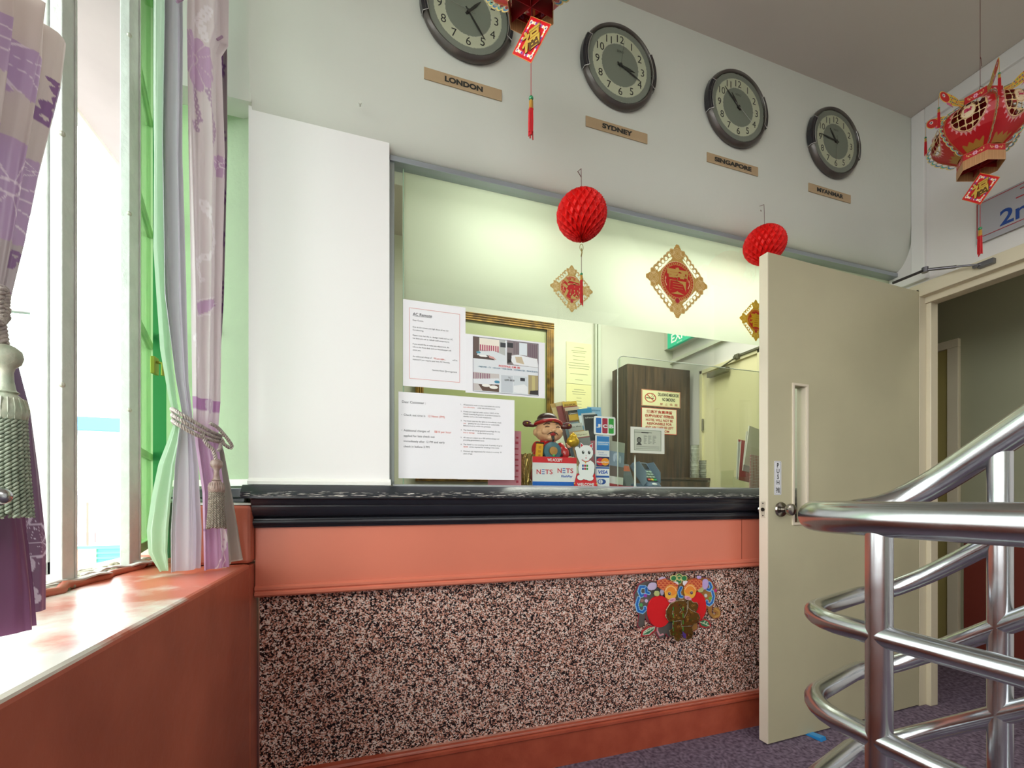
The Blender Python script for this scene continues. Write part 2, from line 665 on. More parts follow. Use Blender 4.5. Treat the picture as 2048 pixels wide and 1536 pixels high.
# crumbled mortar and flaked paint in the frame channel: nobody could count the pieces
rub = B()
for i in range(230):
    y = random.uniform(0.7, 1.72)
    x = random.uniform(-0.72, -0.638)
    s = random.uniform(0.005, 0.02)
    rub.ell((x, y, ZS - 0.002 + s * 0.35), (s * random.uniform(0.6, 1.6), s * random.uniform(0.8, 2.2), s * 0.5), 7, 5, Matrix.Rotation(random.random() * 6, 3, 'Z'))
o = obj('crumbled_mortar', rub, mat('mortar', '#c4beb0', 0.9, bump=0.5, bscale=120, col2='#6f6a4c', vscale=30))
tag(o, 'crumbled mortar and flaked paint lying in the window frame channel', 'rubble', kind='stuff')
fl = B()
for (x, y, l, a) in [(-0.63, 1.26, 0.16, 1.3), (-0.645, 1.12, 0.11, 1.7), (-0.625, 1.46, 0.12, 1.1), (-0.61, 1.55, 0.09, 0.8), (-0.65, 1.36, 0.12, 1.6)]:
    pts = []
    for i in range(9):
        t = i / 8 - 0.5
        pts.append((x + math.cos(a) * l * t, y + math.sin(a) * l * t, ZS + 0.016 + 0.008 * math.sin(i * 1.3)))
    k = B().tube(pts, [0.010 if 0 < i < 8 else 0.004 for i in range(9)], 6)
    k.v = [(p[0], p[1], ZS + 0.016 + (p[2] - ZS - 0.016) * 0.35) for p in k.v]
    fl.add(k.v, k.f)
o = obj('peeling_frame_strip', fl, mat('flaked_white', '#d8d6d0', 0.6, bump=0.4, bscale=90, var=0.25, vscale=25))
tag(o, 'peeled white paint strips curling along the red lip of the window sill', 'paint strip', kind='stuff')

# splayed plaster reveal at the end of the window recess, and the boxed beam above it
struct('wall_back_reveal', B().slab([(-0.70, 1.80), (-0.36, 1.603), (-0.36, 1.70), (-0.70, 1.95)], EZ - 0.012, CH), mat('rough_plaster_green_light', '#a9b69d', 0.7, bump=0.9, bscale=28), smooth=30)  # green bounce light is put into the plaster colour
struct('wall_back_beam', B().box(-0.60, -0.351, 1.545, 1.62, 2.285, CH), plaster)
o = obj('plaster_knob', B().ell((-0.485, 1.66, EZ + 0.555), (0.012, 0.012, 0.012)), mat('rough_plaster_green_light'), None, smooth=60)
tag(o, 'small painted hook stub on the green lit plaster beside the curtain', 'hook')

# bulkhead with its rounded lower edge; it carries the clocks
prof = [(YB, CH), (YB, 2.47)]
for i in range(1, 13):
    a = i / 12 * PI / 2
    prof.append((YW - (YW - YB) * math.cos(a), 2.47 - 0.22 * math.sin(a)))
prof += [(YW, 2.248), (1.72, 2.248), (1.72, CH)]
struct('wall_back', B().extr(prof, -0.352, XR), plaster, smooth=25)
nl = obj('wall_nail', B().lathe([(0.003, 0), (0.003, -0.012), (0.006, -0.013), (0.006, -0.016)], 10, at(720, 212, Y=YB), 'y'), plaster)
tag(nl, 'painted over nail head on the bulkhead left of the London plate', 'nail')
# white panel left of the glass, with the moulding at its foot
struct('wall_back_panel', B().box(-0.362, 0.064, YW - 0.040, YW + 0.05, 1.09, 2.40), mat('panel_paint', '#efeeec', 0.45, bump=0.12, bscale=14))
tr = B()
tr.extr([(YW - 0.056, 1.096), (YW - 0.056, 1.106), (YW - 0.046, 1.110), (YW - 0.040, 1.117), (YW, 1.117), (YW, 1.096)], -0.362, 0.068)
tr.slab([(-0.362, 1.572), (-0.362, 1.60), (-0.655, 1.79), (-0.655, 1.765)], 1.092, 1.113)
struct('trim_3', tr, mat('trim_white', '#f0efe9', 0.4))

# right wall around the doorway (opening Y 0.47..1.47)
rw = B()
rw.box(XR, XR + 0.09, YS, 0.44, 0, CH)
rw.box(XR, XR + 0.09, 0.44, 1.50, 2.115, CH)
rw.box(XR, XR + 0.09, 1.50, 2.42, 0, CH)
rw.box(XR, XR + 0.09, 2.42, 3.03, 2.13, CH)
rw.box(XR, XR + 0.09, 3.03, 3.42, 0, CH)
struct('wall_right', rw, mat('right_wall_paint', '#dad7d3', 0.6, bump=0.08, bscale=30))
# raised border of the panel over the door
t4 = B()
t4.box(XR - 0.018, XR + 0.01, 1.452, 1.51, 2.20, CH)
t4.box(XR - 0.018, XR + 0.01, -1.5, 1.452, CH - 0.075, CH)
t4.box(XR - 0.03, XR + 0.01, 1.44, 1.60, 2.155, 2.205)
struct('trim_4', t4, mat('border_white', '#dddcd8', 0.5), bevel=0.004)
# doorway frame
fr = B()
fr.box(XR - 0.022, XR + 0.085, 1.47, 1.515, 0, 2.115)
fr.box(XR - 0.022, XR + 0.085, 0.42, 0.468, 0, 2.115)
fr.box(XR - 0.022, XR + 0.085, 0.42, 1.515, 2.075, 2.14)
fr.box(XR + 0.018, XR + 0.085, 0.45, 1.47, 2.045, 2.08)
fr.box(XR + 0.03, XR + 0.085, 1.450, 1.472, 0, 2.06)
struct('door_frame', fr, cream, bevel=0.003)['kind'] = 'structure'

# far end of the lobby behind the lens, stair side
bw = B()
bw.box(-1.0, 3.9, YS - 0.1, YS, 0, CH)
struct('wall_front', bw, plaster)
struct('wall_left_upper', B().box(-0.82, XL, YS, -2.0, ZS, CH), plaster)
struct('wall_left_lintel', B().box(-0.82, XL - 0.06, -2.0, 1.95, CH - 0.12, CH), plaster)

# corridor beyond the doorway
XC = 3.73
cw = B()
cw.box(XC, XC + 0.1, -2.5, 3.5, 0, CH)
cw.box(XR + 0.09, XC, 3.42, 3.52, 0, CH)
cw.box(XR + 0.09, XC, -2.6, -2.5, 0, CH)
struct('wall_corridor', cw, mat('corridor_paint', '#a3a387', 0.6, var=0.06, vscale=2))
struct('wall_corridor_dado', B().box(XC - 0.012, XC, -2.5, 1.82, 0, 1.0), mat('maroon_dado', '#7d3427', 0.5, var=0.08, vscale=3))
d3 = sroot('door_3')
obj('frame', B().box(XC - 0.03, XC - 0.001, 1.84, 1.90, 0, 2.06).box(XC - 0.03, XC - 0.001, 1.84, 2.86, 2.06, 2.115).box(XC - 0.03, XC - 0.001, 2.80, 2.86, 0, 2.06), cream, d3, bevel=0.003)
obj('panel', B().box(XC - 0.008, XC + 0.01, 1.90, 2.80, 0, 2.06), mat('olive_door', '#a89a5e', 0.5), d3)

# ------------------------------------------------------------------ office behind the glass
ow = B()
ow.box(-0.8, 1.865, 3.36, 3.44, 0, CH)
ow.box(1.865, XR, 3.40, 3.48, 0, CH)
ow.box(-0.80, -0.72, 1.9, 3.36, 0, CH)
struct('wall_office', ow, mat('office_paint', '#d3d6c4', 0.6, var=0.05, vscale=3))
# pilaster strips and pipes by the corner
st = B()
st.box(1.83, 1.845, 3.33, 3.36, 0, 2.7)
st.box(1.86, 1.885, 3.335, 3.40, 0, 2.7)
st.box(2.10, 2.115, 3.385, 3.40, 0, 2.3)
struct('trim_5', st, mat('office_strip', '#c3ccb7', 0.5))
struct('beam_office', B().box(XR - 0.09, XR, 1.74, 3.40, 2.42, 2.60).box(XR - 0.03, XR, 1.74, 3.40, 2.30, 2.33), mat('office_paint'))
# office door in the right wall
d2 = sroot('door_2')
obj('leaf', B().box(XR - 0.005, XR + 0.04, 2.45, 3.0, 0.01, 2.10), mat('pale_yellow_door', '#e6dfb4', 0.45), d2)
obj('frame', B().box(XR - 0.02, XR + 0.05, 3.0, 3.03, 0, 2.13).box(XR - 0.02, XR + 0.05, 2.42, 2.45, 0, 2.13).box(XR - 0.02, XR + 0.05, 2.42, 3.03, 2.10, 2.13), mat('pale_yellow_frame', '#dcd6ae', 0.45), d2, bevel=0.002)
hb = B().lathe([(0.008, 0), (0.008, 0.10)], 10, (XR - 0.018, 2.992, 1.62))
obj('hinge', hb, mat('dull_steel', '#8a8678', 0.35, 0.9), d2, smooth=40)
cb = B().box(XR - 0.06, XR - 0.02, 2.70, 2.90, 2.035, 2.075)
obj('closer_body', cb, mat('closer_grey', '#6e6c5c', 0.4, 0.6), d2, bevel=0.004)
cr = B().box(XR - 0.03, XR - 0.015, 2.42, 2.66, 2.125, 2.14).tube([(XR - 0.045, 2.78, 2.08), (XR - 0.04, 2.62, 2.12)], 0.006, 8).box(XR - 0.04, XR - 0.015, 2.60, 2.64, 2.11, 2.145)
obj('closer_arm', cr, mat('closer_grey'), d2)

# ------------------------------------------------------------------ window with steel mullions
w1 = sroot('window_1')
white_st = mat('flaking_white_steel', '#d9dad6', 0.45, bump=0.5, bscale=70, var=0.12, vscale=18)
wh_st2 = mat('green_window_paint', '#a2cc96', 0.45, bump=0.2, bscale=60, col2='#bcd6a4', vscale=8)
WX0, WX1 = -0.662, -0.640
for (y0, y1) in [(1.497, 1.554), (1.215, 1.262), (0.93, 0.985), (0.60, 0.65), (0.25, 0.31), (-0.3, -0.24), (-0.9, -0.84), (-1.5, -1.44)]:
    g = B().box(WX0, WX1, y0, y1, ZS - 0.05, CH - 0.12)
    g.box(WX0 - 0.006, WX0, y0 + 0.012, y1 - 0.012, ZS - 0.05, CH - 0.12)
    g.box(WX1, WX1 + 0.003, y1 - 0.006, y1, ZS - 0.05, CH - 0.12)
    m1 = obj('mullion', g, white_st, w1, bevel=0.0015)
    if y1 > 1:
        for z in (1.30, 1.85, 2.35):
            obj('screw', B().ell((WX1 - 0.001, y0 + 0.001, z), (0.006, 0.006, 0.006), 10, 6), mat('old_screw', '#b8b4a6', 0.4, 0.4), m1)
obj('jamb', B().box(-0.695, -0.65, 1.775, 1.82, ZS - 0.02, CH - 0.12), mat('strong_green_paint', '#178048', 0.4), w1, label='strong green painted end jamb')
obj('bottom_rail', B().box(-0.70, -0.655, -2.0, 1.80, ZS - 0.05, ZS - 0.012), white_st, w1)
# casements swung open outside
def casement(name, hy, ang, m, length, zs, label, pane='clear_pane', tint='#f4fff8'):
    r = thing(name, label, 'window sash', (-0.672, hy, 0), ang)
    z0, z1 = ZS + 0.03, 2.85
    f = B().box(-0.03, 0, -0.012, 0.012, z0, z1).box(-length, -length + 0.03, -0.012, 0.012, z0, z1)
    f.box(-length, 0, -0.012, 0.012, z0, z0 + 0.03).box(-length, 0, -0.012, 0.012, z1 - 0.03, z1)
    obj('sash_frame', f, m, r, bevel=0.002)
    for z in zs:
        obj('glazing_bar', B().box(-length + 0.03, -0.03, -0.008, 0.008, z - 0.011, z + 0.011), m, r, bevel=0.001)
    obj('pane', B().box(-length + 0.02, -0.02, -0.002, 0.002, z0 + 0.02, z1 - 0.02), glass_mat(pane, tint, 0.6), r)
    return r
casement('window_casement', 1.238, 0.0, white_st, 0.42, (1.18, 1.467, 1.765, 2.05, 2.35), 'white steel casement swung open outside the left mullion')
casement('window_casement', 1.600, -1.31, wh_st2, 0.34, (1.2, 1.6, 2.0, 2.4), 'green painted casement swung open beyond the right mullion', 'light_tint_pane', '#dcf2d6')  # pane tint added to throw green light on the reveal
casement('window_casement', 0.64, 0.1, wh_st2, 0.42, (1.2, 1.6, 2.0, 2.4), 'green painted casement swung open behind the near curtain')
o = thing('window_latch', 'small yellowed window latch between the green sash and the curtain', 'latch', (-0.655, 1.69, 1.47))
obj('plate', B().box(-0.008, 0.004, -0.016, 0.016, -0.02, 0.035), mat('yellowed_brass', '#9c9a3e', 0.4, 0.4), o, bevel=0.002)
obj('handle', B().tube([(0.0, 0, 0.02), (0.022, -0.006, 0.016), (0.024, -0.012, -0.025)], 0.005, 8), mat('yellowed_brass'), o, smooth=60)

# ------------------------------------------------------------------ outside
o = obj('roof_eave', B().box(-1.30, -0.83, -3, 9, 2.88, 2.99), mat('eave_paint', '#b3a7a6', 0.8, var=0.1, vscale=3))
tag(o, 'grey pink concrete eave projecting outside above the window', 'eave')
o = obj('gutter_edge', B().box(-1.35, -1.30, -3, 9, 2.86, 3.02), mat('eave_edge', '#d8d2cd', 0.7, var=0.12, vscale=9))
tag(o, 'white weathered edge board running along the outer rim of the eave', 'edge board')
struct('ground', B().box(-120, -1.5, -40, 120, -4.2, -4.0), mat('pale_paving', '#7a7b7c', 0.9, var=0.1, vscale=0.3))


def outdoor(name, label, cat, u0, u1, v0, v1, Y, depth):
    a, b = at(u0, v0, Y=Y), at(u1, v1, Y=Y)
    r = thing(name, label, cat, ((a.x + b.x) / 2, Y, b.z))
    return r, abs(b.x - a.x), a.z - b.z


r, w, h = outdoor('apartment_building', 'distant white apartment block with a blue roof and three rows of windows', 'building', 90, 300, 858, 1062, 34, 8)
obj('walls', B().box(-w / 2, w / 2, 0, 8, -4, h), mat('bright_white_wall', '#e6eaec', 0.8), r)
obj('roof', B().box(-w / 2 - 0.3, w / 2 + 0.3, -0.4, 8.4, h, h + 0.8), mat('blue_roof', '#4fa6e0', 0.5), r)
for i, v in enumerate((936, 961, 984)):
    for u in (205, 222, 290):
        p = at(u, v, Y=34)
        lx, lz = p.x - r.location.x, p.z - r.location.z
        f = obj('window', B().box(lx - 0.18, lx + 0.18, -0.06, 0.1, lz - 0.22, lz + 0.22), mat('far_window', '#a3aeba', 0.4), r)
        obj('glazing_bar', B().box(lx - 0.19, lx + 0.19, -0.09, -0.05, lz - 0.03, lz + 0.03), mat('bright_white_wall'), f)
r, w, h = outdoor('shophouse', 'low white house with a slate grey roof line in front of the apartments', 'building', 60, 330, 1000, 1092, 22, 6)
obj('walls', B().box(-w / 2, w / 2, 0, 6, -2, h), mat('bright_white_wall'), r)
obj('roof', B().prism([(-w / 2 - 0.2, h + 0.35), (w / 2, h), (w / 2, h - 0.15), (-w / 2 - 0.2, h + 0.15)], -0.8, 6), mat('slate_roof', '#9aa0b0', 0.6), r)
for du, c in ((140, 'blue_board'), (180, 'red_board'), (200, 'sky_board')):
    p = at(du, 1075, Y=21.9)
    lx, lz = p.x - r.location.x, p.z - r.location.z
    obj('shop_board', B().box(lx - 0.15, lx + 0.15, -0.08, 0.0, lz - 0.2, lz + 0.2), mat(c, {'blue_board': '#8aa4dd', 'red_board': '#e8aa9c', 'sky_board': '#a3cde6'}[c], 0.6), r)
p = at(175, 1005, Y=21)
r = thing('utility_pole', 'thin utility pole standing before the low white house', 'pole', (p.x, 21, -4))
obj('pole', B().lathe([(0.04, 0), (0.03, 7.0 if False else p.z + 4)], 8), mat('pole_grey', '#8f6f60', 0.7), r)
r, w, h = outdoor('metal_fence', 'teal corrugated metal fence seen low through the window', 'fence', 40, 360, 1096, 1150, 12, 1)
k = B()
k.box(-w / 2, w / 2, 0.0, 0.04, -2.0, h)
for i in range(14):
    z = h - 0.02 - i * 0.11
    k.box(-w / 2, w / 2, -0.03, 0.0, z - 0.05, z)
obj('corrugated_sheet', k, mat('teal_sheet', '#57b0a0', 0.5), r)
p = at(160, 1118, Y=11.9)
obj('notice_board', B().box(p.x - r.location.x - 0.25, p.x - r.location.x + 0.25, -0.06, -0.03, p.z - r.location.z - 0.2, p.z - r.location.z + 0.2), mat('orange_board', '#e9b98c', 0.6), r)

# ------------------------------------------------------------------ glass front of the reception
w2 = sroot('window_2')
alu = mat('aluminium', '#a9b1b9', 0.32, 0.6)
obj('track', B().box(0.066, XR, YW - 0.022, YW + 0.03, 2.230, 2.249), alu, w2, bevel=0.002)
obj('side_channel', B().box(0.060, 0.082, YW - 0.014, YW + 0.03, 1.098, 2.245), mat('grey_channel', '#9aa3a0', 0.35, 0.4), w2, bevel=0.002)
obj('sill_track', B().box(0.075, XR, YW - 0.02, YW + 0.04, 1.094, 1.102), mat('bright_track', '#c2c6c9', 0.3, 0.6), w2, bevel=0.001)
clear = glass_mat('clear_glass', '#fbfdfa', 0.14)
obj('glass_pane', B().box(0.08, XR, YW + 0.000, YW + 0.005, 1.100, 2.245), clear, w2)
obj('frosted_film', B().add([(0.112, YW + 0.0215, 1.775), (XR, YW + 0.0215, 1.785), (XR, YW + 0.0215, 2.243), (0.112, YW + 0.0215, 2.243)], [(0, 1, 2, 3)]), film_mat('frosted_film', '#dae1ce', 0.38), w2, fix=False)
obj('pane_edge', B().box(0.112, 0.116, YW + 0.006, YW + 0.011, 1.10, 2.243), mat('edge_green', '#a9c3ad', 0.2), w2)
# fluorescent battens behind the film
for (x, z, L, lab) in ((0.50, 2.06, 0.42, 'short fluorescent batten glowing behind the frosted film, left one'), (1.42, 1.95, 0.95, 'long fluorescent batten glowing behind the frosted film, right one')):
    r = thing('fluorescent_lamp', lab, 'lamp', (x, YW + 0.20, z))
    for q in (-0.35, 0.35):
        obj('suspension_rod', B().lathe([(0.003, 0.02), (0.003, CH - z)], 8, (q * L, 0.04, 0)), mat('batten_white', '#e4e4dc', 0.4), r)
    obj('batten', B().box(-L / 2, L / 2, 0.02, 0.06, -0.02, 0.02), mat('batten_white', '#e4e4dc', 0.4), r)
    obj('tube', B().lathe([(0.013, -L / 2 + 0.01), (0.013, L / 2 - 0.01)], 12, axis='x'), mat('lit_tube', '#ffffff', 0.4, emit='#fdfff6', es=18), r)
    for s in (-1, 1):
        obj('lamp_holder', B().box(s * L / 2 - 0.012, s * L / 2 + 0.012, -0.014, 0.03, -0.016, 0.016), mat('batten_white'), r)

# ================================================================== RECEPTION COUNTER
m_gran, nt, pb, tc = node_mat('speckled_granite')
v = nt.nodes.new('ShaderNodeTexVoronoi'); v.inputs['Scale'].default_value = 250
nt.links.new(tc.outputs['Object'], v.inputs['Vector'])
sp = nt.nodes.new('ShaderNodeSeparateColor'); nt.links.new(v.outputs['Color'], sp.inputs[0])
nb = nt.nodes.new('ShaderNodeTexNoise'); nb.inputs['Scale'].default_value = 90; nb.inputs['Detail'].default_value = 3
nt.links.new(tc.outputs['Object'], nb.inputs['Vector'])
ma = nt.nodes.new('ShaderNodeMath'); ma.operation = 'MULTIPLY_ADD'; ma.inputs[1].default_value = 0.9
nt.links.new(nb.outputs['Fac'], ma.inputs[0])
mb = nt.nodes.new('ShaderNodeMath'); mb.operation = 'MULTIPLY_ADD'; mb.inputs[1].default_value = 0.75; mb.inputs[2].default_value = -0.32
nt.links.new(sp.outputs[0], mb.inputs[0]); nt.links.new(mb.outputs[0], ma.inputs[2])
r1 = nt.nodes.new('ShaderNodeValToRGB'); r1.color_ramp.interpolation = 'CONSTANT'
els = r1.color_ramp.elements
els[0].position = 0; els[0].color = (*lin('#151214'), 1)
els[1].position = 0.36; els[1].color = (*lin('#4a3a34'), 1)
for p, c in ((0.43, '#8a5f4f'), (0.49, '#bd8470'), (0.59, '#d4a18f'), (0.72, '#ecdcd2')):
    e = els.new(p); e.color = (*lin(c), 1)
nt.links.new(ma.outputs[0], r1.inputs['Fac']); nt.links.new(r1.outputs['Color'], pb.inputs['Base Color'])
pb.inputs['Roughness'].default_value = 0.16

# black glossy moulding, paint chipped white along its sharp edge
m_blk, nt, pb, tc = node_mat('chipped_black_paint')
sx = nt.nodes.new('ShaderNodeSeparateXYZ'); nt.links.new(tc.outputs['Object'], sx.inputs[0])
mp = nt.nodes.new('ShaderNodeMapping'); mp.inputs['Scale'].default_value = (26, 60, 620)
nt.links.new(tc.outputs['Object'], mp.inputs['Vector'])
n1 = nt.nodes.new('ShaderNodeTexNoise'); n1.inputs['Scale'].default_value = 1.0; n1.inputs['Detail'].default_value = 7
nt.links.new(mp.outputs[0], n1.inputs['Vector'])
fr_ = nt.nodes.new('ShaderNodeMapRange'); fr_.interpolation_type = 'SMOOTHSTEP'
fr_.inputs['From Min'].default_value = 1.048; fr_.inputs['From Max'].default_value = 1.061
nt.links.new(sx.outputs['Z'], fr_.inputs['Value'])
mu = nt.nodes.new('ShaderNodeMath'); mu.operation = 'MULTIPLY_ADD'; mu.inputs[1].default_value = 0.25
nt.links.new(fr_.outputs[0], mu.inputs[0]); nt.links.new(n1.outputs['Fac'], mu.inputs[2])
f2 = nt.nodes.new('ShaderNodeMapRange'); f2.interpolation_type = 'SMOOTHSTEP'
f2.inputs['From Min'].default_value = 1.084; f2.inputs['From Max'].default_value = 1.066; f2.inputs['To Min'].default_value = -0.15; f2.inputs['To Max'].default_value = 0
nt.links.new(sx.outputs['Z'], f2.inputs['Value'])
ad = nt.nodes.new('ShaderNodeMath'); ad.operation = 'ADD'; nt.links.new(mu.outputs[0], ad.inputs[0]); nt.links.new(f2.outputs[0], ad.inputs[1])
r1 = nt.nodes.new('ShaderNodeValToRGB')
r1.color_ramp.elements[0].position = 0.83; r1.color_ramp.elements[0].color = (*lin('#23252c'), 1)
r1.color_ramp.elements[1].position = 0.87; r1.color_ramp.elements[1].color = (*lin('#d8d2c9'), 1)
nt.links.new(ad.outputs[0], r1.inputs['Fac']); nt.links.new(r1.outputs['Color'], pb.inputs['Base Color'])
pb.inputs['Roughness'].default_value = 0.22
bp = nt.nodes.new('ShaderNodeBump'); bp.inputs['Strength'].default_value = 0.15; bp.inputs['Distance'].default_value = 0.003
nt.links.new(n1.outputs['Fac'], bp.inputs['Height']); nt.links.new(bp.outputs['Normal'], pb.inputs['Normal'])

ctr = thing('reception_counter', 'long reception counter with black moulded top, terracotta band and speckled granite front', 'counter', (0, 0, 0))
CX0, CX1 = XL + 0.003, XR - 0.005
obj('granite_front', B().box(CX0 + 0.006, CX1, 1.583, 1.62, 0.15, 0.76), m_gran, ctr)
k = B().extr([(1.555, 0.775), (1.555, 0.965), (1.60, 0.965), (1.60, 0.775)], CX0, CX1)
k.extr([(1.548, 0.742), (1.542, 0.748), (1.542, 0.756), (1.547, 0.760), (1.543, 0.765), (1.543, 0.772), (1.55, 0.778), (1.60, 0.778), (1.60, 0.742)], CX0, CX1)
k.box(0.02 - 0.345, 0.022 - 0.345, 1.5548, 1.556, 0.78, 0.962)
obj('front_band', k, MATS['terracotta_wood'], ctr, smooth=35)
obj('band_seam', B().box(1.592, 1.5935, 1.5535, 1.556, 0.78, 0.962), mat('seam_dark', '#7a3322', 0.6), ctr)
# moulding profile (y, z) from the top down
mo = [(1.60, 1.094), (1.535, 1.094), (1.528, 1.090), (1.500, 1.066), (1.494, 1.060), (1.494, 1.052), (1.502, 1.049), (1.506, 1.044),
      (1.507, 1.040), (1.511, 1.034), (1.513, 1.031), (1.517, 1.030), (1.517, 1.026)]
for i in range(9):
    a = i / 8 * PI / 2
    mo.append((1.517 + 0.022 * (1 - math.cos(a)) + 0.006 * math.sin(a), 1.026 - 0.034 * math.sin(a)))
mo += [(1.538, 0.988), (1.538, 0.984), (1.533, 0.982), (1.531, 0.976), (1.534, 0.970), (1.542, 0.968), (1.545, 0.960), (1.60, 0.958)]
k = B().extr(mo, CX0 - 0.002, CX1)
k.extr([(1.60, 1.094), (1.535, 1.094), (1.528, 1.090), (1.508, 1.072), (1.508, 1.052), (1.60, 1.052)], CX0 - 0.03, CX0)
obj('top_moulding', k, m_blk, ctr, smooth=28)
obj('worktop', B().box(0.08, CX1, 1.60, 2.05, 1.06, 1.094), mat('worktop_black', '#2c2d31', 0.3), ctr)
k = B().box(CX0, CX1, 1.575, 1.62, 0, 0.135)
k.extr([(1.568, 0.130), (1.560, 0.136), (1.560, 0.146), (1.566, 0.150), (1.563, 0.156), (1.568, 0.163), (1.585, 0.168), (1.62, 0.168), (1.62, 0.130)], CX0, CX1)
obj('plinth', k, mat('plinth_paint', '#b95a41', 0.4, bump=0.3, bscale=60, col2='#a84c36', vscale=12), ctr, smooth=35)
k = B()
random.seed(3)
for i in range(70):
    x = random.uniform(0.0, 1.7)
    k.box(x, x + random.uniform(0.005, 0.05), 1.5612, 1.5625, 0.1645, 0.1645 + random.uniform(0.001, 0.003))
obj('paint_scuff', B().extr([(1.5655, 0.1605), (1.583, 0.1686), (1.583, 0.1676), (1.5655, 0.1595)], 0.05, CX1), mat('scuffed_edge', '#c98d7c', 0.5, col2='#a9786b', vscale=40), ctr)

# small black ledge left of the counter under the reveal
sl = B().slab([(CX0 - 0.03, 1.545), (CX0 - 0.03, 1.60), (-0.64, 1.79), (-0.64, 1.72)], EZ + 0.004, EZ + 0.034)
sl.slab([(CX0 - 0.03, 1.555), (CX0 - 0.03, 1.60), (-0.64, 1.79), (-0.64, 1.73)], EZ - 0.011, EZ + 0.004)
struct('trim_6', sl, mat('ledge_black', '#23262b', 0.2), bevel=0.003)

# ================================================================== THE DOOR
DA = math.atan2(1.433 - 1.471, 1.608 - 2.648)      # along the leaf from the hinge
dr = bpy.data.objects.new('door_1', None)
COL.objects.link(dr)
dr.location = (2.648, 1.471, 0)
dr.rotation_euler = (0, 0, DA + PI)                 # local x: from the free edge to the hinge
dr['kind'] = 'structure'
dw = 1.04
m_door = mat('door_paint', '#c2bc9c', 0.42, bump=0.12, bscale=22, var=0.10, vscale=2.2)
vx0, vx1, vz0, vz1 = 0.152 - dw, 0.232 - dw, 0.945, 1.548
lf = B()
lf.box(-dw, vx0, 0, 0.04, 0.008, 2.10)
lf.box(vx1, 0, 0, 0.04, 0.008, 2.10)
lf.box(vx0, vx1, 0, 0.04, 0.008, vz0)
lf.box(vx0, vx1, 0, 0.04, vz1, 2.10)
leaf = obj('leaf', lf, m_door, dr)
obj('edge', B().box(-dw - 0.001, -dw + 0.003, -0.0006, 0.0406, 0.008, 2.10), mat('door_edge_paint', '#e2d8c4', 0.4), dr)
fb = B()
for (a, b, c, d) in ((vx0 - 0.009, vx0 + 0.002, vz0 - 0.009, vz1 + 0.009), (vx1 - 0.002, vx1 + 0.009, vz0 - 0.009, vz1 + 0.009), (vx0, vx1, vz1 - 0.002, vz1 + 0.009), (vx0, vx1, vz0 - 0.009, vz0 + 0.002)):
    fb.box(a, b, -0.006, 0.006, c, d)
fb.box(vx1 - 0.006, vx1, 0.0, 0.04, vz0, vz1)
vf = obj('vision_frame', fb, mat('vision_frame_paint', '#d8cdb8', 0.4), dr, bevel=0.0015)
obj('glass', B().box(vx0, vx1, 0.018, 0.022, vz0, vz1), clear, vf)
steel = mat('brushed_knob_steel', '#a49f96', 0.22, 1.0)
kx, kz = 0.072 - dw, 1.005
kp = [(0.031, 0.0), (0.033, 0.004), (0.030, 0.010), (0.013, 0.014), (0.011, 0.026), (0.013, 0.032), (0.022, 0.038), (0.026, 0.047), (0.024, 0.057), (0.016, 0.063), (0.004, 0.065)]
obj('knob', B().lathe([(r_, -h_) for r_, h_ in kp], 28, (kx, 0, kz), 'y'), steel, dr, smooth=40, label='satin steel front door knob')
obj('knob', B().lathe([(r_, 0.04 + h_) for r_, h_ in kp[:-3]] + [(0.02, 0.088)], 28, (kx, 0, kz), 'y'), steel, dr, smooth=40)
lp = obj('latch_plate', B().box(-dw - 0.003, -dw, 0.008, 0.032, kz - 0.035, kz + 0.035), mat('plate_cream', '#d5ccb8', 0.4, 0.3), dr, bevel=0.001)
obj('latch_bolt', B().lathe([(0.008, -dw - 0.007), (0.008, -dw)], 12, (0, 0.02, kz), 'x'), mat('latch_dark', '#3a352e', 0.4, 0.6), lp)
for s in (-1, 1):
    obj('screw', B().lathe([(0.003, -dw - 0.0045), (0.003, -dw)], 8, (0, 0.02, kz + s * 0.026), 'x'), steel, lp)
for z in (0.25, 1.05, 1.85):
    obj('hinge', B().lathe([(0.008, z - 0.05), (0.008, z + 0.05)], 10, (0.004, 0.046, 0)), steel, dr)

ps = thing('push_sign', 'small white upright PUSH sign stuck above the door knob', 'sign', (0, 0, 0))
ps.parent = None
ps.location = dr.matrix_world @ Vector((0, 0, 0))
bpy.context.view_layer.update()
ps.matrix_world = dr.matrix_world @ Matrix.Translation((0.057 - dw, -0.0015, 1.140))
g = Cv(40, 140, 60)
g.put(g.rbox(0, 0, 40, 140, 5), '#dedfe2')
g.put(g.rbox(3, 3, 37, 137, 4), '#5a5c62')
g.put(g.rbox(4.5, 4.5, 35.5, 135.5, 3), '#e6e7ea')
g.build('plate', 0.042, 0.146, vmat(0.3), ps, thick=0.001, org=(0.5, 0.5))
t = T(-0.001)
for i, ch in enumerate('PUSH'):
    t.put(ch, 0, 0.055 - i * 0.0245, 0.0185, bold=0.012)
t.put('推', 0, -0.052, 0.026)
t.out(mat('sign_black', '#16171b', 0.4), ps)

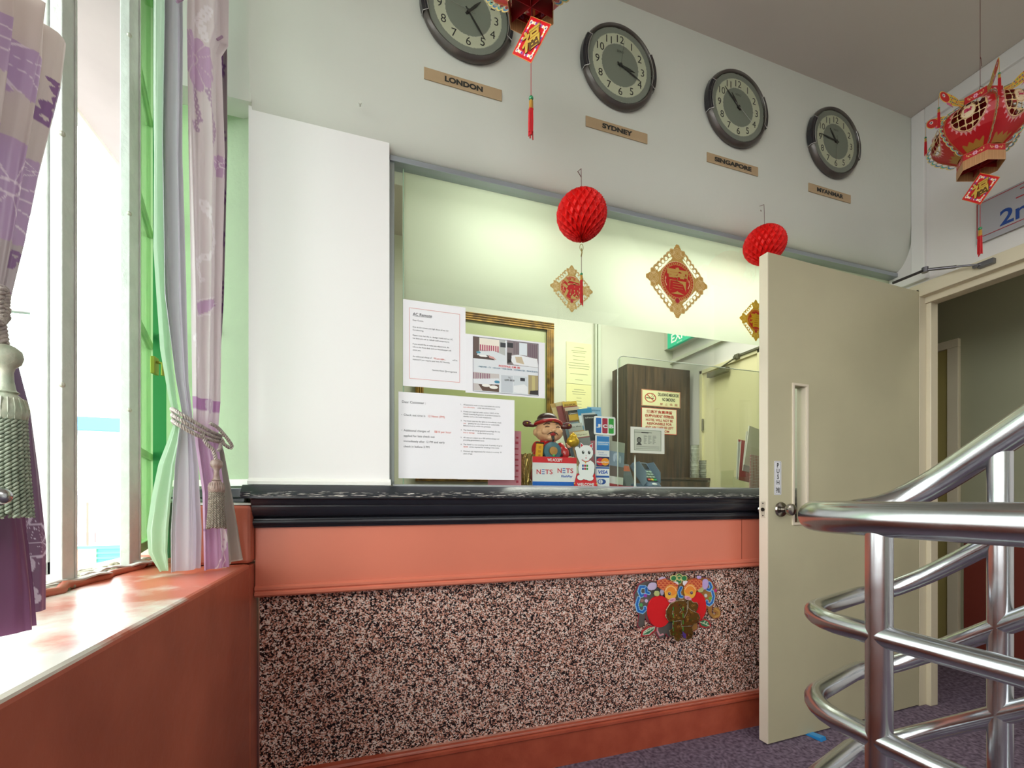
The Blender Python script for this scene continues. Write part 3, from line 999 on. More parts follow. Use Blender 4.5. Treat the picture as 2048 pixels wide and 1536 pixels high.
ar = thing('door_closer_arm', 'jointed grey door closer arm between the door top and the frame', 'door closer', (0, 0, 0))
A, J, D = Vector((2.645, 1.20, 2.122)), Vector((2.60, 1.40, 2.185)), Vector((2.44, 1.50, 2.118))
J = at(1850, 540, Y=1.40)
A = at(1967, 528, X=2.632)
D = at(1786, 566, Y=1.462)
m_arm = mat('arm_steel', '#77767a', 0.3, 0.9)
obj('forearm', B().tube([J, J.lerp(A, 0.55)], 0.007, 10).tube([J.lerp(A, 0.5), A], 0.0045, 10), m_arm, ar, smooth=40)
obj('main_arm', B().tube([J, D], 0.0065, 8), mat('arm_dark', '#4c4a49', 0.4, 0.7), ar, smooth=40)
obj('joint', B().lathe([(0.013, -0.012), (0.013, 0.012)], 16, J), m_arm, ar, smooth=40)
obj('bracket', B().box(A.x - 0.006, A.x + 0.016, A.y - 0.035, A.y + 0.02, A.z - 0.012, A.z + 0.012), m_arm, ar, bevel=0.002)
obj('clevis', B().box(A.x - 0.012, A.x + 0.004, A.y + 0.012, A.y + 0.034, A.z - 0.006, A.z + 0.006), m_arm, ar, bevel=0.002)

wg = at(1618, 1480, Y=1.41)
w = thing('door_wedge', 'bright blue plastic wedge under the open door', 'door wedge', (1.865, 1.44, 0), -0.35)
obj('wedge_body', B().extr([(-0.055, 0.0), (-0.05, 0.014), (0.035, 0.006), (0.04, 0.0)], -0.02, 0.02).move(Matrix.Rotation(0.5, 4, 'Z')), mat('blue_plastic', '#2a8bd0', 0.35), w, bevel=0.002)
k = B().add([(-0.017, -0.047, 0.0142), (0.017, -0.047, 0.0142), (0.017, 0.03, 0.0072), (-0.017, 0.03, 0.0072)], [(0, 1, 2, 3)]).move(Matrix.Rotation(0.5, 4, 'Z'))
obj('tread', k, mat('blue_plastic_light', '#3f9fe0', 0.3), w)

# second floor sign over the doorway
sg = thing('floor_sign', 'grey floor sign with blue and red lettering over the doorway', 'sign', (2.652, 1.254, 2.31), -PI / 2)
obj('plate', B().box(0, 0.62, 0, 0.006, -0.092, 0.098), mat('sign_grey', '#a3a2a6', 0.35), sg, bevel=0.002)
t = T(-0.0015)
t.line([(0.004, 0.088), (0.6, 0.088)], 0.003).line([(0.004, -0.066), (0.6, -0.066)], 0.003).line([(0.004, 0.088), (0.004, -0.066)], 0.003)
t.put('二楼', 0.135, 0.055, 0.05, al='L', shear=0.25)
t.out(mat('sign_red', '#a5232a', 0.4), sg, 'red_lettering')
t = T(-0.0015)
t.put('2nd Floor', 0.080, -0.020, 0.066, al='L', bold=0.02)
t.out(mat('sign_blue', '#1b3f86', 0.4), sg, 'blue_lettering')

# ================================================================== STAINLESS RAILING
m_ss, nt, pb, tc = node_mat('stainless_steel')
pb.inputs['Base Color'].default_value = (*lin('#c0c3c6'), 1)
pb.inputs['Metallic'].default_value = 1.0
n1 = nt.nodes.new('ShaderNodeTexNoise'); n1.inputs['Scale'].default_value = 18; n1.inputs['Detail'].default_value = 6
mp = nt.nodes.new('ShaderNodeMapping'); mp.inputs['Scale'].default_value = (1, 1, 1)
nt.links.new(tc.outputs['Object'], mp.inputs['Vector']); nt.links.new(mp.outputs[0], n1.inputs['Vector'])
rr = nt.nodes.new('ShaderNodeMapRange'); rr.inputs['To Min'].default_value = 0.14; rr.inputs['To Max'].default_value = 0.30
nt.links.new(n1.outputs['Fac'], rr.inputs['Value']); nt.links.new(rr.outputs[0], pb.inputs['Roughness'])

rl = thing('stair_railing', 'stainless steel stair railing with bent pipes in front of the open door', 'railing', (0, 0, 0))
NX, FX, PY = 0.819, 1.204, 0.525
SL = 0.87


def rail_path(z, ztip=None):
    """near run along Y, bend round, far run rising toward the lens"""
    p = [(NX, -0.9, z), (NX, 0.2, z), (NX, 0.50, z)]
    cy = 0.56
    R = 0.13
    for i in range(1, 8):
        a = i / 8 * PI / 2
        p.append((NX + R - R * math.cos(a), cy + R * math.sin(a), z))
    for i in range(0, 9):
        a = i / 8 * PI / 2
        p.append((FX - R + R * math.sin(a), 0.60 + R * math.cos(a), z))
    p.append((FX, 0.55, z))
    p.append((FX, 0.50, z))
    p.append((FX, -0.4, z))
    out = []
    for k, q in enumerate(p):
        dz = 0
        if k > 10:
            e = 0.725 - q[1]
            dz = 0.79 * (e if e > 0.03 else max(0.0, (e + 0.03)) ** 2 / 0.12)
        out.append((q[0], q[1], q[2] + dz))
    return out


hz = EZ - 0.034
p = rail_path(hz)
obj('handrail', B().tube(p, 0.030, 28), m_ss, rl, smooth=60)
for z in (EZ - 0.231, EZ - 0.408, EZ - 0.585, EZ - 0.76):
    p = rail_path(z)
    obj('mid_rail', B().tube(p, 0.019, 20), m_ss, rl, smooth=60)
obj('post', B().tube([(NX, PY - 0.013, 0), (NX, PY - 0.013, hz - 0.02)], 0.019, 24), m_ss, rl, smooth=60)
obj('post', B().tube([(FX, PY + 0.008, 0), (FX, PY + 0.008, EZ + 0.095)], 0.019, 24), m_ss, rl, smooth=60)
for (x, y) in ((NX, PY - 0.013), (FX, PY + 0.008)):
    obj('floor_flange', B().lathe([(0.045, 0.0), (0.045, 0.004), (0.022, 0.008)], 24, (x, y, 0)), m_ss, rl, smooth=40)

# ================================================================== CLOCKS AND NAME PLATES
m_rim = mat('clock_rim', '#58524d', 0.28, 0.35)
m_grip = mat('clock_grip', '#26262a', 0.2)
m_num = mat('numeral_ink', '#2b2c28', 0.5)
m_silver = mat('silver_line', '#c9c9c6', 0.25, 0.8)


def clock(x, z, place, hour, minute, second, note):
    c = thing('wall_clock', f'{place} wall clock, {note}', 'clock', (x, YB, z), 0, 'round world clocks in a row on the bulkhead')
    R = 0.163
    obj('rim', B().lathe([(R * 0.885, -0.0205), (R * 0.90, -0.026), (R * 0.935, -0.0285), (R * 0.975, -0.022), (R, -0.013), (R * 0.985, -0.004), (R * 0.96, 0.0)], 96, axis='y', caps=False), m_rim, c, smooth=50)
    g = Cv(200, 200, 130)
    g.put(g.ell(100, 100, 100), '#8f9488')
    g.put(g.ell(100, 100, 84), '#dadcc0')
    g.put(g.ell(100, 100, 59), '#dcdcc6')
    g.put(g.ell(100, 100, 57), '#8c9284')
    g.build('dial', R * 1.75, R * 1.75, vmat(0.45), c, org=(0.5, 0.5), y=-0.021)
    t = T(-0.0216)
    for k in range(1, 13):
        a = k / 12 * 2 * PI
        t.put(str(k), math.sin(a) * R * 0.615, math.cos(a) * R * 0.615, R * 0.175)
    t.out(m_num, c, 'numerals')
    t = T(-0.0216)
    t.put('SEIKO', 0, R * 0.33, R * 0.05)
    t.out(m_num, c, 'lettering')
    for nm, ang, L, w, tail, y in (('hour_hand', hour, 0.40, 0.045, 0.08, -0.0236), ('minute_hand', minute, 0.62, 0.03, 0.10, -0.0254)):
        s, co = math.sin(ang), math.cos(ang)
        pts = [(-w * 0.5, -tail), (w * 0.5, -tail), (w * 0.62, L * 0.6), (0.004, L), (-0.004, L), (-w * 0.62, L * 0.6)]
        obj(nm, B().prism([((px * co + pz * s) * R, (-px * s + pz * co) * R) for px, pz in pts], y, y + 0.001), m_num, c)
    s, co = math.sin(second), math.cos(second)
    obj('second_hand', B().tube([(-s * R * 0.15, -0.0268, -co * R * 0.15), (s * R * 0.58, -0.0268, co * R * 0.58)], 0.0006, 6), m_silver, c)
    obj('hub', B().lathe([(0.006, -0.0275), (0.006, -0.020)], 16, axis='y'), m_num, c)
    for a0 in (0, 180):
        k = B()
        vs = []
        for i in range(17):
            a = math.radians(a0 - 24 + 48 * i / 16 + (6 if a0 == 0 else -6))
            for rr_, yy in ((0.885, -0.030), (1.005, -0.025), (1.02, -0.006)):
                vs.append((math.cos(a) * R * rr_, yy, math.sin(a) * R * rr_))
        fs = []
        for i in range(16):
            for j in range(2):
                fs.append((i * 3 + j, i * 3 + j + 1, i * 3 + j + 4, i * 3 + j + 3))
        k.add(vs, fs)
        gp = obj('side_grip', k, m_grip, c, smooth=50)
        for i in (0, 16):
            obj('silver_band', B().tube([vs[i * 3], vs[i * 3 + 1], vs[i * 3 + 2]], 0.0016, 6), m_silver, gp)
        obj('silver_band', B().tube([vs[i * 3] for i in range(17)], 0.0014, 6), m_silver, gp)
    obj('glass_cover', B().lathe([(0.001, -0.032), (R * 0.5, -0.031), (R * 0.89, -0.0285)], 64, axis='y', caps=False), glass_mat('clock_glass', '#fbfdfb', 0.5, 0.03), c, smooth=60)
    return c


def hm(h, m):
    return (h + m / 60) / 12 * 2 * PI, m / 60 * 2 * PI


clock(0.325, 1.688 + EZ, 'leftmost round', *hm(1, 24), 4.9, 'above the London plate, partly behind the hanging lantern')
clock(0.927, 1.687 + EZ, 'second round', *hm(3, 19), 0.15, 'above the Sydney plate')
clock(1.507, 1.684 + EZ, 'third round', *hm(10, 52), 2.2, 'above the Singapore plate')
clock(2.088, 1.684 + EZ, 'rightmost round', *hm(10, 46), 3.2, 'above the Myanmar plate')
m_plate = mat('brass_plate', '#bfa682', 0.4, 0.2, bump=0.1, bscale=200)
for nm, x0, x1 in (('LONDON', 0.175, 0.451), ('SYDNEY', 0.787, 1.063), ('SINGAPORE', 1.358, 1.636), ('MYANMAR', 1.938, 2.213)):
    p = thing('name_plate', f'tan metal name plate reading {nm.title()}', 'name plate', ((x0 + x1) / 2, YB - 0.001, EZ + 1.4495), 0, 'city name plates under the clocks')
    w = x1 - x0
    obj('plate', B().box(-w / 2, w / 2, -0.003, 0, -0.020, 0.020), m_plate, p, bevel=0.0008)
    t = T(-0.0038)
    wd = {'LONDON': 0.135, 'SYDNEY': 0.135, 'SINGAPORE': 0.200, 'MYANMAR': 0.172}[nm]
    t.put(nm, 0, 0, 0.0195, wd, bold=0.05)
    t.out(m_num, p)

# ================================================================== HANGING PAPER BALLS
m_redp = mat('red_tissue', '#e3150f', 0.6)
m_red = mat('red_silk', '#b9101a', 0.5)
m_bead = mat('green_bead', '#0f7a45', 0.12, coat=0.5)
m_gold = mat('gold_thread', '#c99a45', 0.35, 0.5)
m_string = mat('dark_red_string', '#5c2a24', 0.7)


def tassel(par, x, y, z, k=1.0, n=11, L=0.085, drop=0.0, col=None, fr='fringe'):
    """string end at (x,y,z); bead, wound cap and loose threads below it"""
    if drop:
        obj('cord', B().tube([(x, y, z), (x, y, z - drop)], 0.0011, 6), m_string, par)
    z -= drop
    obj('bead', B().ell((x, y, z - 0.006 * k), (0.006 * k, 0.006 * k, 0.006 * k), 16, 10), m_bead, par, smooth=80)
    obj('wound_cap', B().lathe([(0.0035 * k, z - 0.011 * k), (0.0055 * k, z - 0.014 * k), (0.0055 * k, z - 0.031 * k), (0.0065 * k, z - 0.034 * k)], 14, (x, y, 0)), m_gold, par, smooth=50)
    b = B()
    for i in range(n):
        a = i * 2.4
        r_ = 0.0055 * k * math.sqrt((i + 0.5) / n)
        q = random.uniform(0.85, 1.08)
        b.tube([(x + r_ * math.cos(a), y + r_ * math.sin(a), z - 0.033 * k), (x + 1.2 * r_ * math.cos(a), y + 1.2 * r_ * math.sin(a), z - 0.033 * k - L * 0.5),
                (x + 1.25 * r_ * math.cos(a) + random.uniform(-1, 1) * 0.001, y + 1.25 * r_ * math.sin(a), z - 0.033 * k - L * q)], 0.0016 * k, 5)
    obj(fr, b, col or m_red, par, smooth=60)


def honeycomb(name, label, x, y, z, R, top, tas):
    r = thing(name, label, 'paper ball', (x, y, z), 0, 'red honeycomb paper balls')
    NU, NV = 360, 130
    th = np.linspace(0, 2 * PI, NU, endpoint=False)
    ph = np.linspace(-PI / 2 + 0.03, PI / 2 - 0.03, NV + 1)
    T_, P_ = np.meshgrid(th, ph)
    NG = 20
    u_ = T_ * NG
    ww = 11.0 * P_
    a = np.abs(np.sin((u_ + ww) / 2))
    b = np.abs(np.sin((u_ - ww) / 2))
    m = np.minimum(a, b)
    d = np.clip(m / 0.62, 0, 1) ** 0.75
    rad = R * (1 - 0.17 * d)
    cp = np.cos(P_)
    X_ = rad * cp * np.cos(T_)
    Y_ = rad * cp * np.sin(T_)
    Z_ = rad * np.sin(P_) * 0.90 - 0.10 * R * np.clip(-np.sin(P_), 0, 1) ** 6 + 0.05 * R * np.clip(np.sin(P_), 0, 1) ** 8
    V = np.stack([X_, Y_, Z_], -1).reshape(-1, 3)
    F = []
    for i in range(NV):
        for j in range(NU):
            k = (j + 1) % NU
            F.append((i * NU + j, i * NU + k, (i + 1) * NU + k, (i + 1) * NU + j))
    bb = B()
    bb.v = [tuple(q) for q in V]
    bb.f = F
    obj('honeycomb', bb, m_redp, r, fix=False, smooth=38)
    obj('string', B().tube([(0, 0, R), (0.0, 0.003, top - 0.012), (0.001, 0.036, top)], 0.0010, 6).tube([(0.001, 0.034, top), (0.014, 0.03, top - 0.022)], 0.0014, 6), m_string, r)
    if tas:
        obj('knotted_ring', B().tube([(0.007 * math.sin(t), 0, -R - 0.026 + 0.013 * math.cos(t)) for t in np.linspace(0, 2 * PI, 16)], 0.0011, 6).tube([(0, 0, -R - 0.03), (0.002, 0, -R - 0.045), (-0.001, 0, -R - 0.06)], 0.0022, 6), mat('old_gold_thread', '#8c7a3c', 0.4, 0.3), r)
        tassel(r, 0, 0, -R - 0.06, 0.85, drop=0.062, L=0.095)
    return r


p1 = at(1163, 430, Y=1.495)
honeycomb('honeycomb_ball', 'red honeycomb paper ball hanging left, with a tassel below it', p1.x, p1.y, p1.z, 0.097, at(1163, 332, Y=1.50).z - p1.z, True)
p2 = at(1533, 497, Y=1.485)
honeycomb('honeycomb_ball', 'red honeycomb paper ball hanging partly behind the open door top', p2.x, p2.y + 0.01, p2.z + 0.022, 0.0885, at(1533, 412, Y=1.49).z - p2.z, False)

# ================================================================== PAPER CUT DIAMONDS ON THE GLASS


def diamond(x, z, w, char, label, gold, gold2, ww=0.42):
    r = thing('papercut_diamond', label, 'decoration', (x, YW - 0.002, z), 0, 'gold and red papercut diamonds on the glass')
    g = Cv(200, 200, 150 if w > 0.25 else 110)
    d = np.abs(g.X - 100) + np.abs(g.Y - 100)
    m = d < 74
    for sx in (-1, 1):
        for sy in (-1, 1):
            for i in range(7):
                t = (i + 0.5) / 7
                cx, cy = 100 + sx * (12 + 68 * t), 100 + sy * (80 - 68 * t)
                m |= g.ell(cx, cy, 8.5)
    for cx, cy in ((100, 20), (100, 180), (20, 100), (180, 100)):
        dx, dy = (cx - 100) / 80, (cy - 100) / 80
        m |= g.ell(cx, cy, 12)
        m |= g.ell(cx + dx * 10, cy + dy * 10, 7)
        m |= g.ell(cx - dx * 12 + abs(dy) * 10, cy - dy * 12 + abs(dx) * 10, 11)
        m |= g.ell(cx - dx * 12 - abs(dy) * 10, cy - dy * 12 - abs(dx) * 10, 11)
    g.put(m, gold)
    # pierced lace
    for sx in (-1, 1):
        for sy in (-1, 1):
            for i in range(7):
                t = (i + 0.5) / 7
                cx, cy = 100 + sx * (12 + 68 * t), 100 + sy * (80 - 68 * t)
                if 0 < i < 6:
                    g.put(g.ell(cx - sx * 1.5, cy - sy * 1.5, 4.4), None)
                g.put(g.ring(cx, cy, 7, 1.6) & g.a, gold2)
            for i in range(4):
                t = (i + 0.5) / 4
                g.put(g.ell(100 + sx * (17 + 42 * t), 100 + sy * (59 - 42 * t), 2.6) & ~g.ell(100, 100, 54), None)
    for cx, cy in ((100, 28), (100, 172), (28, 100), (172, 100)):
        for q in (5, 9, 13):
            g.put(g.ring(cx, cy, q, 1.2), gold2)
    g.put(g.ell(100, 100, 52), gold2)
    g.put(g.ell(100, 100, 50), '#c01818')
    for i in range(44):
        a = i / 44 * 2 * PI
        g.put(g.ell(100 + 46.5 * math.cos(a), 100 + 46.5 * math.sin(a), 1.9), gold)
    g.put(g.ring(100, 100, 43, 1.4), gold)
    g.put(g.ell(100, 150, 9), '#b01830')
    g.put(g.ring(100, 150, 7.5, 1.5), gold)
    for s in (-1, 1):
        g.put(g.stroke([(100 + s * 18, 146), (100 + s * 26, 140), (100 + s * 32, 144)], 2.5), gold)
        g.put(g.stroke([(100 + s * 36, 92), (100 + s * 38, 105), (100 + s * 34, 114)], 2), gold2)
    g.build('foil', w, w, vmat(0.4, 0.0), r, thick=0.0006, org=(0.5, 0.5))
    t = T(-0.0012)
    t.put(char, 0, w * 0.0, w * ww, bold=0.03)
    t.out(mat('foil_gold' + gold, gold, 0.4), r)
    return r


diamond(0.772, 0.845 + EZ, 0.195, '满', 'small pierced gold diamond behind the tassel of the left paper ball', '#c2a35a', '#e2d3a0')
diamond(1.281, 0.953 + EZ, 0.335, '寶', 'large pierced gold diamond with a red medallion, middle of the glass', '#c99f52', '#e3cb94', 0.36)
diamond(1.722, 0.838 + EZ, 0.20, '春', 'small yellow gold diamond half hidden by the open door', '#d8a722', '#eed070', 0.34)

# ================================================================== NOTICES
m_ink = mat('print_black', '#3d3f48', 0.7)
m_inkr = mat('print_red', '#d9604c', 0.7)
m_paper = mat('white_paper', '#f3f3f7', 0.6, bump=0.1, bscale=9)


def paper(name, label, u0, v0, u1, v1, Y=YW - 0.003, m=None, tilt=0.0, group=None, cat='notice'):
    a, b = at(u0, v0, Y=Y), at(u1, v1, Y=Y)
    r = thing(name, label, cat, ((a.x + b.x) / 2, Y, (a.z + b.z) / 2), group=group, rot=(0, tilt, 0))
    w, h = b.x - a.x, a.z - b.z
    obj('sheet', B().box(-w / 2, w / 2, 0, 0.0006, -h / 2, h / 2), m or m_paper, r)
    return r, w, h


r, w, h = paper('notice', 'white sheet headed AC Remote with a thin red border', 806, 598, 931, 781, group='printed notices on the glass')
t = T()
L = -w / 2 + 0.034
t.put('AC Remote', L, h / 2 - 0.048, 0.0098, al='L', bold=0.012)
t.line([(L, h / 2 - 0.055), (L + 0.066, h / 2 - 0.055)], 0.001)
for i, (s, dz) in enumerate((('Dear Guests,', 0), ('Due to the misuse and high abuse of our Air', 1.8), ('Conditioning.', 2.6), ('Please note that this is a budget hotel and our AC', 4.0), ('has been pre-set to default cold temperature.', 4.8),
                             ('If you would like to make any adjustment, do', 6.3), ('inform the front desk and our housekeeper will', 7.1), ('assist you.', 7.9), ('An additional charge of', 9.6), ('imposed if you require your own AC Remote.', 10.4))):
    t.put(s, L, h / 2 - 0.070 - dz * 0.0135, 0.0050, al='L')
t.put('will be', w / 2 - 0.04, h / 2 - 0.070 - 9.6 * 0.0135, 0.005, al='C')
t.put('Nutrixo Hotel @management', w / 2 - 0.032, h / 2 - 0.070 - 12.8 * 0.0135, 0.0052, al='R')
t.out(m_ink, r)
t = T()
t.frame(-w / 2 + 0.022, w / 2 - 0.022, -h / 2 + 0.028, h / 2 - 0.028, 0.0010)
t.put('S$5 per night', L + 0.074, h / 2 - 0.070 - 9.6 * 0.0135, 0.005, al='L')
t.line([(L + 0.079, h / 2 - 0.0725 - 9.6 * 0.0135), (L + 0.118, h / 2 - 0.0725 - 9.6 * 0.0135)], 0.0006)
t.out(m_inkr, r, 'red_print')

r, w, h = paper('notice', 'white sheet beginning Dear Customer, lower left of the glass', 797, 783, 915, 958, Y=YW - 0.004, group='printed notices on the glass')
t = T()
L = -w / 2 + 0.026
t.put('Dear Customer :', -w / 2 + 0.012, h / 2 - 0.035, 0.0085, al='L')
t.put('•', L - 0.016, h / 2 - 0.081, 0.006, al='L').put('•', L - 0.016, h / 2 - 0.136, 0.006, al='L')
for s, z in (('Check out time is', 0.081), ('Additional charges of', 0.136), ('applied for late check out', 0.155), ('immediately after 12 PM and early', 0.174), ('check in before 2 PM', 0.193)):
    t.put(s, L - 0.008, h / 2 - z, 0.0074, al='L')
t.out(m_ink, r)
t = T()
t.put('12 Noon (PM)', L + 0.078, h / 2 - 0.081, 0.0074, al='L').put('S$10 per hour', L + 0.100, h / 2 - 0.136, 0.0074, al='L')
t.out(m_inkr, r, 'red_print')
r, w, h = paper('notice', 'white sheet listing seven numbered hotel rules', 915, 792, 1029, 960, Y=YW - 0.0035, group='printed notices on the glass')
t, q = T(), T()
L = -w / 2 + 0.022
rules = [(['All payments made on this reservation are strictly', '~non-refundable| under any circumstances.'], 0),
         (['Guests are required under section 120(7) of the', 'Hotels Licensing Regulation, to produce passports,', 'identity card to the hotel receptionist.'], 2.2),
         (['The Hotel reserves the rights to immediately check', '~out |guest(s) for any indecorous or undesirable', 'behavior/activity within the premises.'], 5.2),
         (['The Hotel will charge guest(s) accordingly for any', '~loss or damage| to the Hotel property.'], 8.2),
         (['All rates are subject to a 10% service charge and', 'prevailing government taxes.'], 10.6),
         (['The Hotel is a non smoking hotel. A penalty of up to', '~S$200| will be imposed for smoking in the room.'], 12.8),
         (['Minimum age requirement for check-in is strictly 18', 'years of age.'], 15.0)]
for i, (ls, z) in enumerate(rules):
    t.put(f'{i + 1}.', L - 0.010, h / 2 - 0.030 - z * 0.0115, 0.0046, al='L')
    for j, s in enumerate(ls):
        zz = h / 2 - 0.030 - (z + j * 0.78) * 0.0115
        if s[0] == '~':
            a, b_ = s[1:].split('|')
            wa = len(a) * 0.0035
            q.put(a, L, zz, 0.0049, al='L')
            t.put(b_.strip(), L + wa + 0.004, zz, 0.0049, al='L')
        else:
            t.put(s, L, zz, 0.0049, al='L')
t.out(m_ink, r)
q.out(m_inkr, r, 'red_print')

r, w, h = paper('room_poster', 'landscape poster with four hotel room photographs', 931, 667, 1090, 797, Y=YW - 0.0045, cat='poster')
g = Cv(490, 440, 245)
g.put(g.X > -1, '#dfe4e8')
g.put(g.box(0, 0, 235, 175), '#b9bdb9'); g.put(g.box(0, 0, 45, 150), '#5e4c44'); g.put(g.box(48, 8, 190, 100), '#efe9da')
for i in range(9):
    g.put(g.box(50 + i * 16, 60, 58 + i * 16, 108), '#b3506a')
g.put(g.box(200, 25, 238, 62), '#2b3038'); g.put(g.poly([(40, 115), (150, 100), (238, 130), (238, 175), (20, 175)]), '#dce3e6')
g.put(g.poly([(0, 150), (120, 140), (160, 175), (0, 175)]), '#4a3a34'); g.put(g.ell(40, 125, 16, 9), '#4d97ad'); g.put(g.ell(75, 150, 30, 8), '#f2f2f0'); g.put(g.poly([(110, 140), (150, 150), (170, 172), (120, 160)]), '#cf9a94')
g.put(g.box(250, 0, 490, 200), '#8a7f80'); g.put(g.box(250, 20, 295, 58), '#22262b'); g.put(g.box(340, 10, 400, 110), '#dfe9ee')
for i in range(5):
    g.put(g.box(300 + i * 9, 10, 304 + i * 9, 110), '#6d5f66'); g.put(g.box(412 + i * 14, 10, 420 + i * 14, 120), '#6f5a66')
g.put(g.poly([(255, 130), (330, 110), (480, 130), (490, 200), (300, 195)]), '#e9ecee'); g.put(g.poly([(250, 100), (285, 100), (280, 180), (250, 190)]), '#3a3130'); g.put(g.poly([(310, 130), (360, 125), (380, 185), (320, 175)]), '#c9b99b')
g.put(g.box(0, 285, 190, 430), '#c9c3c0')
for i in range(10):
    g.put(g.box(i * 13, 290, i * 13 + 6, 350), '#8c5a6f')
g.put(g.poly([(0, 340), (190, 320), (190, 380), (0, 375)]), '#e2e6ea'); g.put(g.poly([(40, 380), (190, 370), (190, 430), (70, 430)]), '#5c4638')
g.put(g.ell(95, 385, 30, 12), '#efefe8'); g.put(g.ell(150, 395, 32, 14), '#efefe8'); g.put(g.ell(175, 350, 20, 12), '#3b87a4')
g.put(g.box(300, 285, 405, 430), '#cfd8dc'); g.put(g.box(350, 300, 385, 325), '#2c3036'); g.put(g.poly([(300, 370), (380, 350), (405, 370), (405, 430), (300, 425)]), '#e9edee')
g.put(g.box(412, 270, 490, 430), '#a89a70'); g.put(g.box(440, 275, 462, 420), '#c2b87c'); g.put(g.poly([(425, 400), (490, 390), (490, 430), (420, 430)]), '#2e2a28')
g.put(g.box(205, 290, 292, 430), '#c4ccd2')
for (x0, y0, x1, y1) in ((0, 0, 490, 3), (0, 437, 490, 440), (0, 0, 3, 440), (487, 0, 490, 440)):
    g.put(g.box(x0, y0, x1, y1), '#3b3f52')
k = 0.225 / 490
g.build('photo_print', 0.262, 0.205, vmat(0.35), r, org=(0.5, 0.5), y=-0.0006)
t = T(-0.0012)
t.put('M', 0.012, 0.024, 0.010, bold=0.03)
t.put('HOTEL', 0.012, 0.013, 0.004).put('TEL:', 0.012, -0.040, 0.005).put('6299 8858', 0.012, -0.050, 0.0065, bold=0.01)
t.out(mat('sign_black'), r)
t = T(-0.0012)
t.put('POSTPAID RM: 80', 0.012, 0.001, 0.008, 0.085, bold=0.02)
t.out(mat('poster_red', '#d9333a', 0.5), r, 'red_print')
t = T(-0.0012)
t.put('• FREE WIFI  • TV  • AIR-CON  • HAIR DRYER  • COFFEE & TEA  • PRIVATE BATH', 0.008, -0.0085, 0.0052, 0.24, bold=0.02)
t.out(mat('poster_blue', '#2c6d8c', 0.5), r, 'blue_print')

r, w, h = paper('permit_copy', 'greyish photocopied permit with a small portrait stuck on the glass', 1261, 853, 1329, 908, Y=YW - 0.003, m=mat('grey_paper', '#d5dacb', 0.6), cat='paper')
g = Cv(230, 190, 150)
g.put(g.X > -1, '#8f9a86')
g.put(g.box(6, 6, 224, 184), '#b7bfab')
g.put(g.ell(42, 95, 19, 28), '#34362f'); g.put(g.ell(42, 97, 13, 19), '#6f7468'); g.put(g.poly([(18, 140), (30, 122), (54, 122), (66, 140)]), '#3a3d36')
g.put(g.box(36, 92, 41, 94) | g.box(45, 92, 50, 94) | g.box(38, 106, 47, 107), '#30322c')
g.put(g.box(0, 22, 150, 27), '#4c5148'); g.put(g.box(60, 20, 120, 30), '#2e312b')
random.seed(5)
for i in range(9):
    for j in range(3):
        x0 = 80 + j * 38
        g.put(g.box(x0, 52 + i * 9, x0 + random.uniform(12, 32), 55 + i * 9), '#5a6055')
for i in range(3):
    g.put(g.box(15, 150 + i * 10, 215, 152 + i * 10), '#6b7164')
g.build('photocopy', w * 0.80, h * 0.80, vmat(0.6), r, org=(0.5, 0.5), y=-0.0006)

# ================================================================== BIG PAPER LANTERNS
BR = [(0.0, 0.082), (0.12, 0.118), (0.25, 0.152), (0.40, 0.176), (0.55, 0.184), (0.70, 0.172), (0.82, 0.142), (0.93, 0.102), (1.0, 0.075)]
Z0, ZH = 0.078, 0.250          # body starts above the base band


def brad(t):
    t = np.clip(t, 0, 1)
    return np.interp(t, [p[0] for p in BR], [p[1] for p in BR])


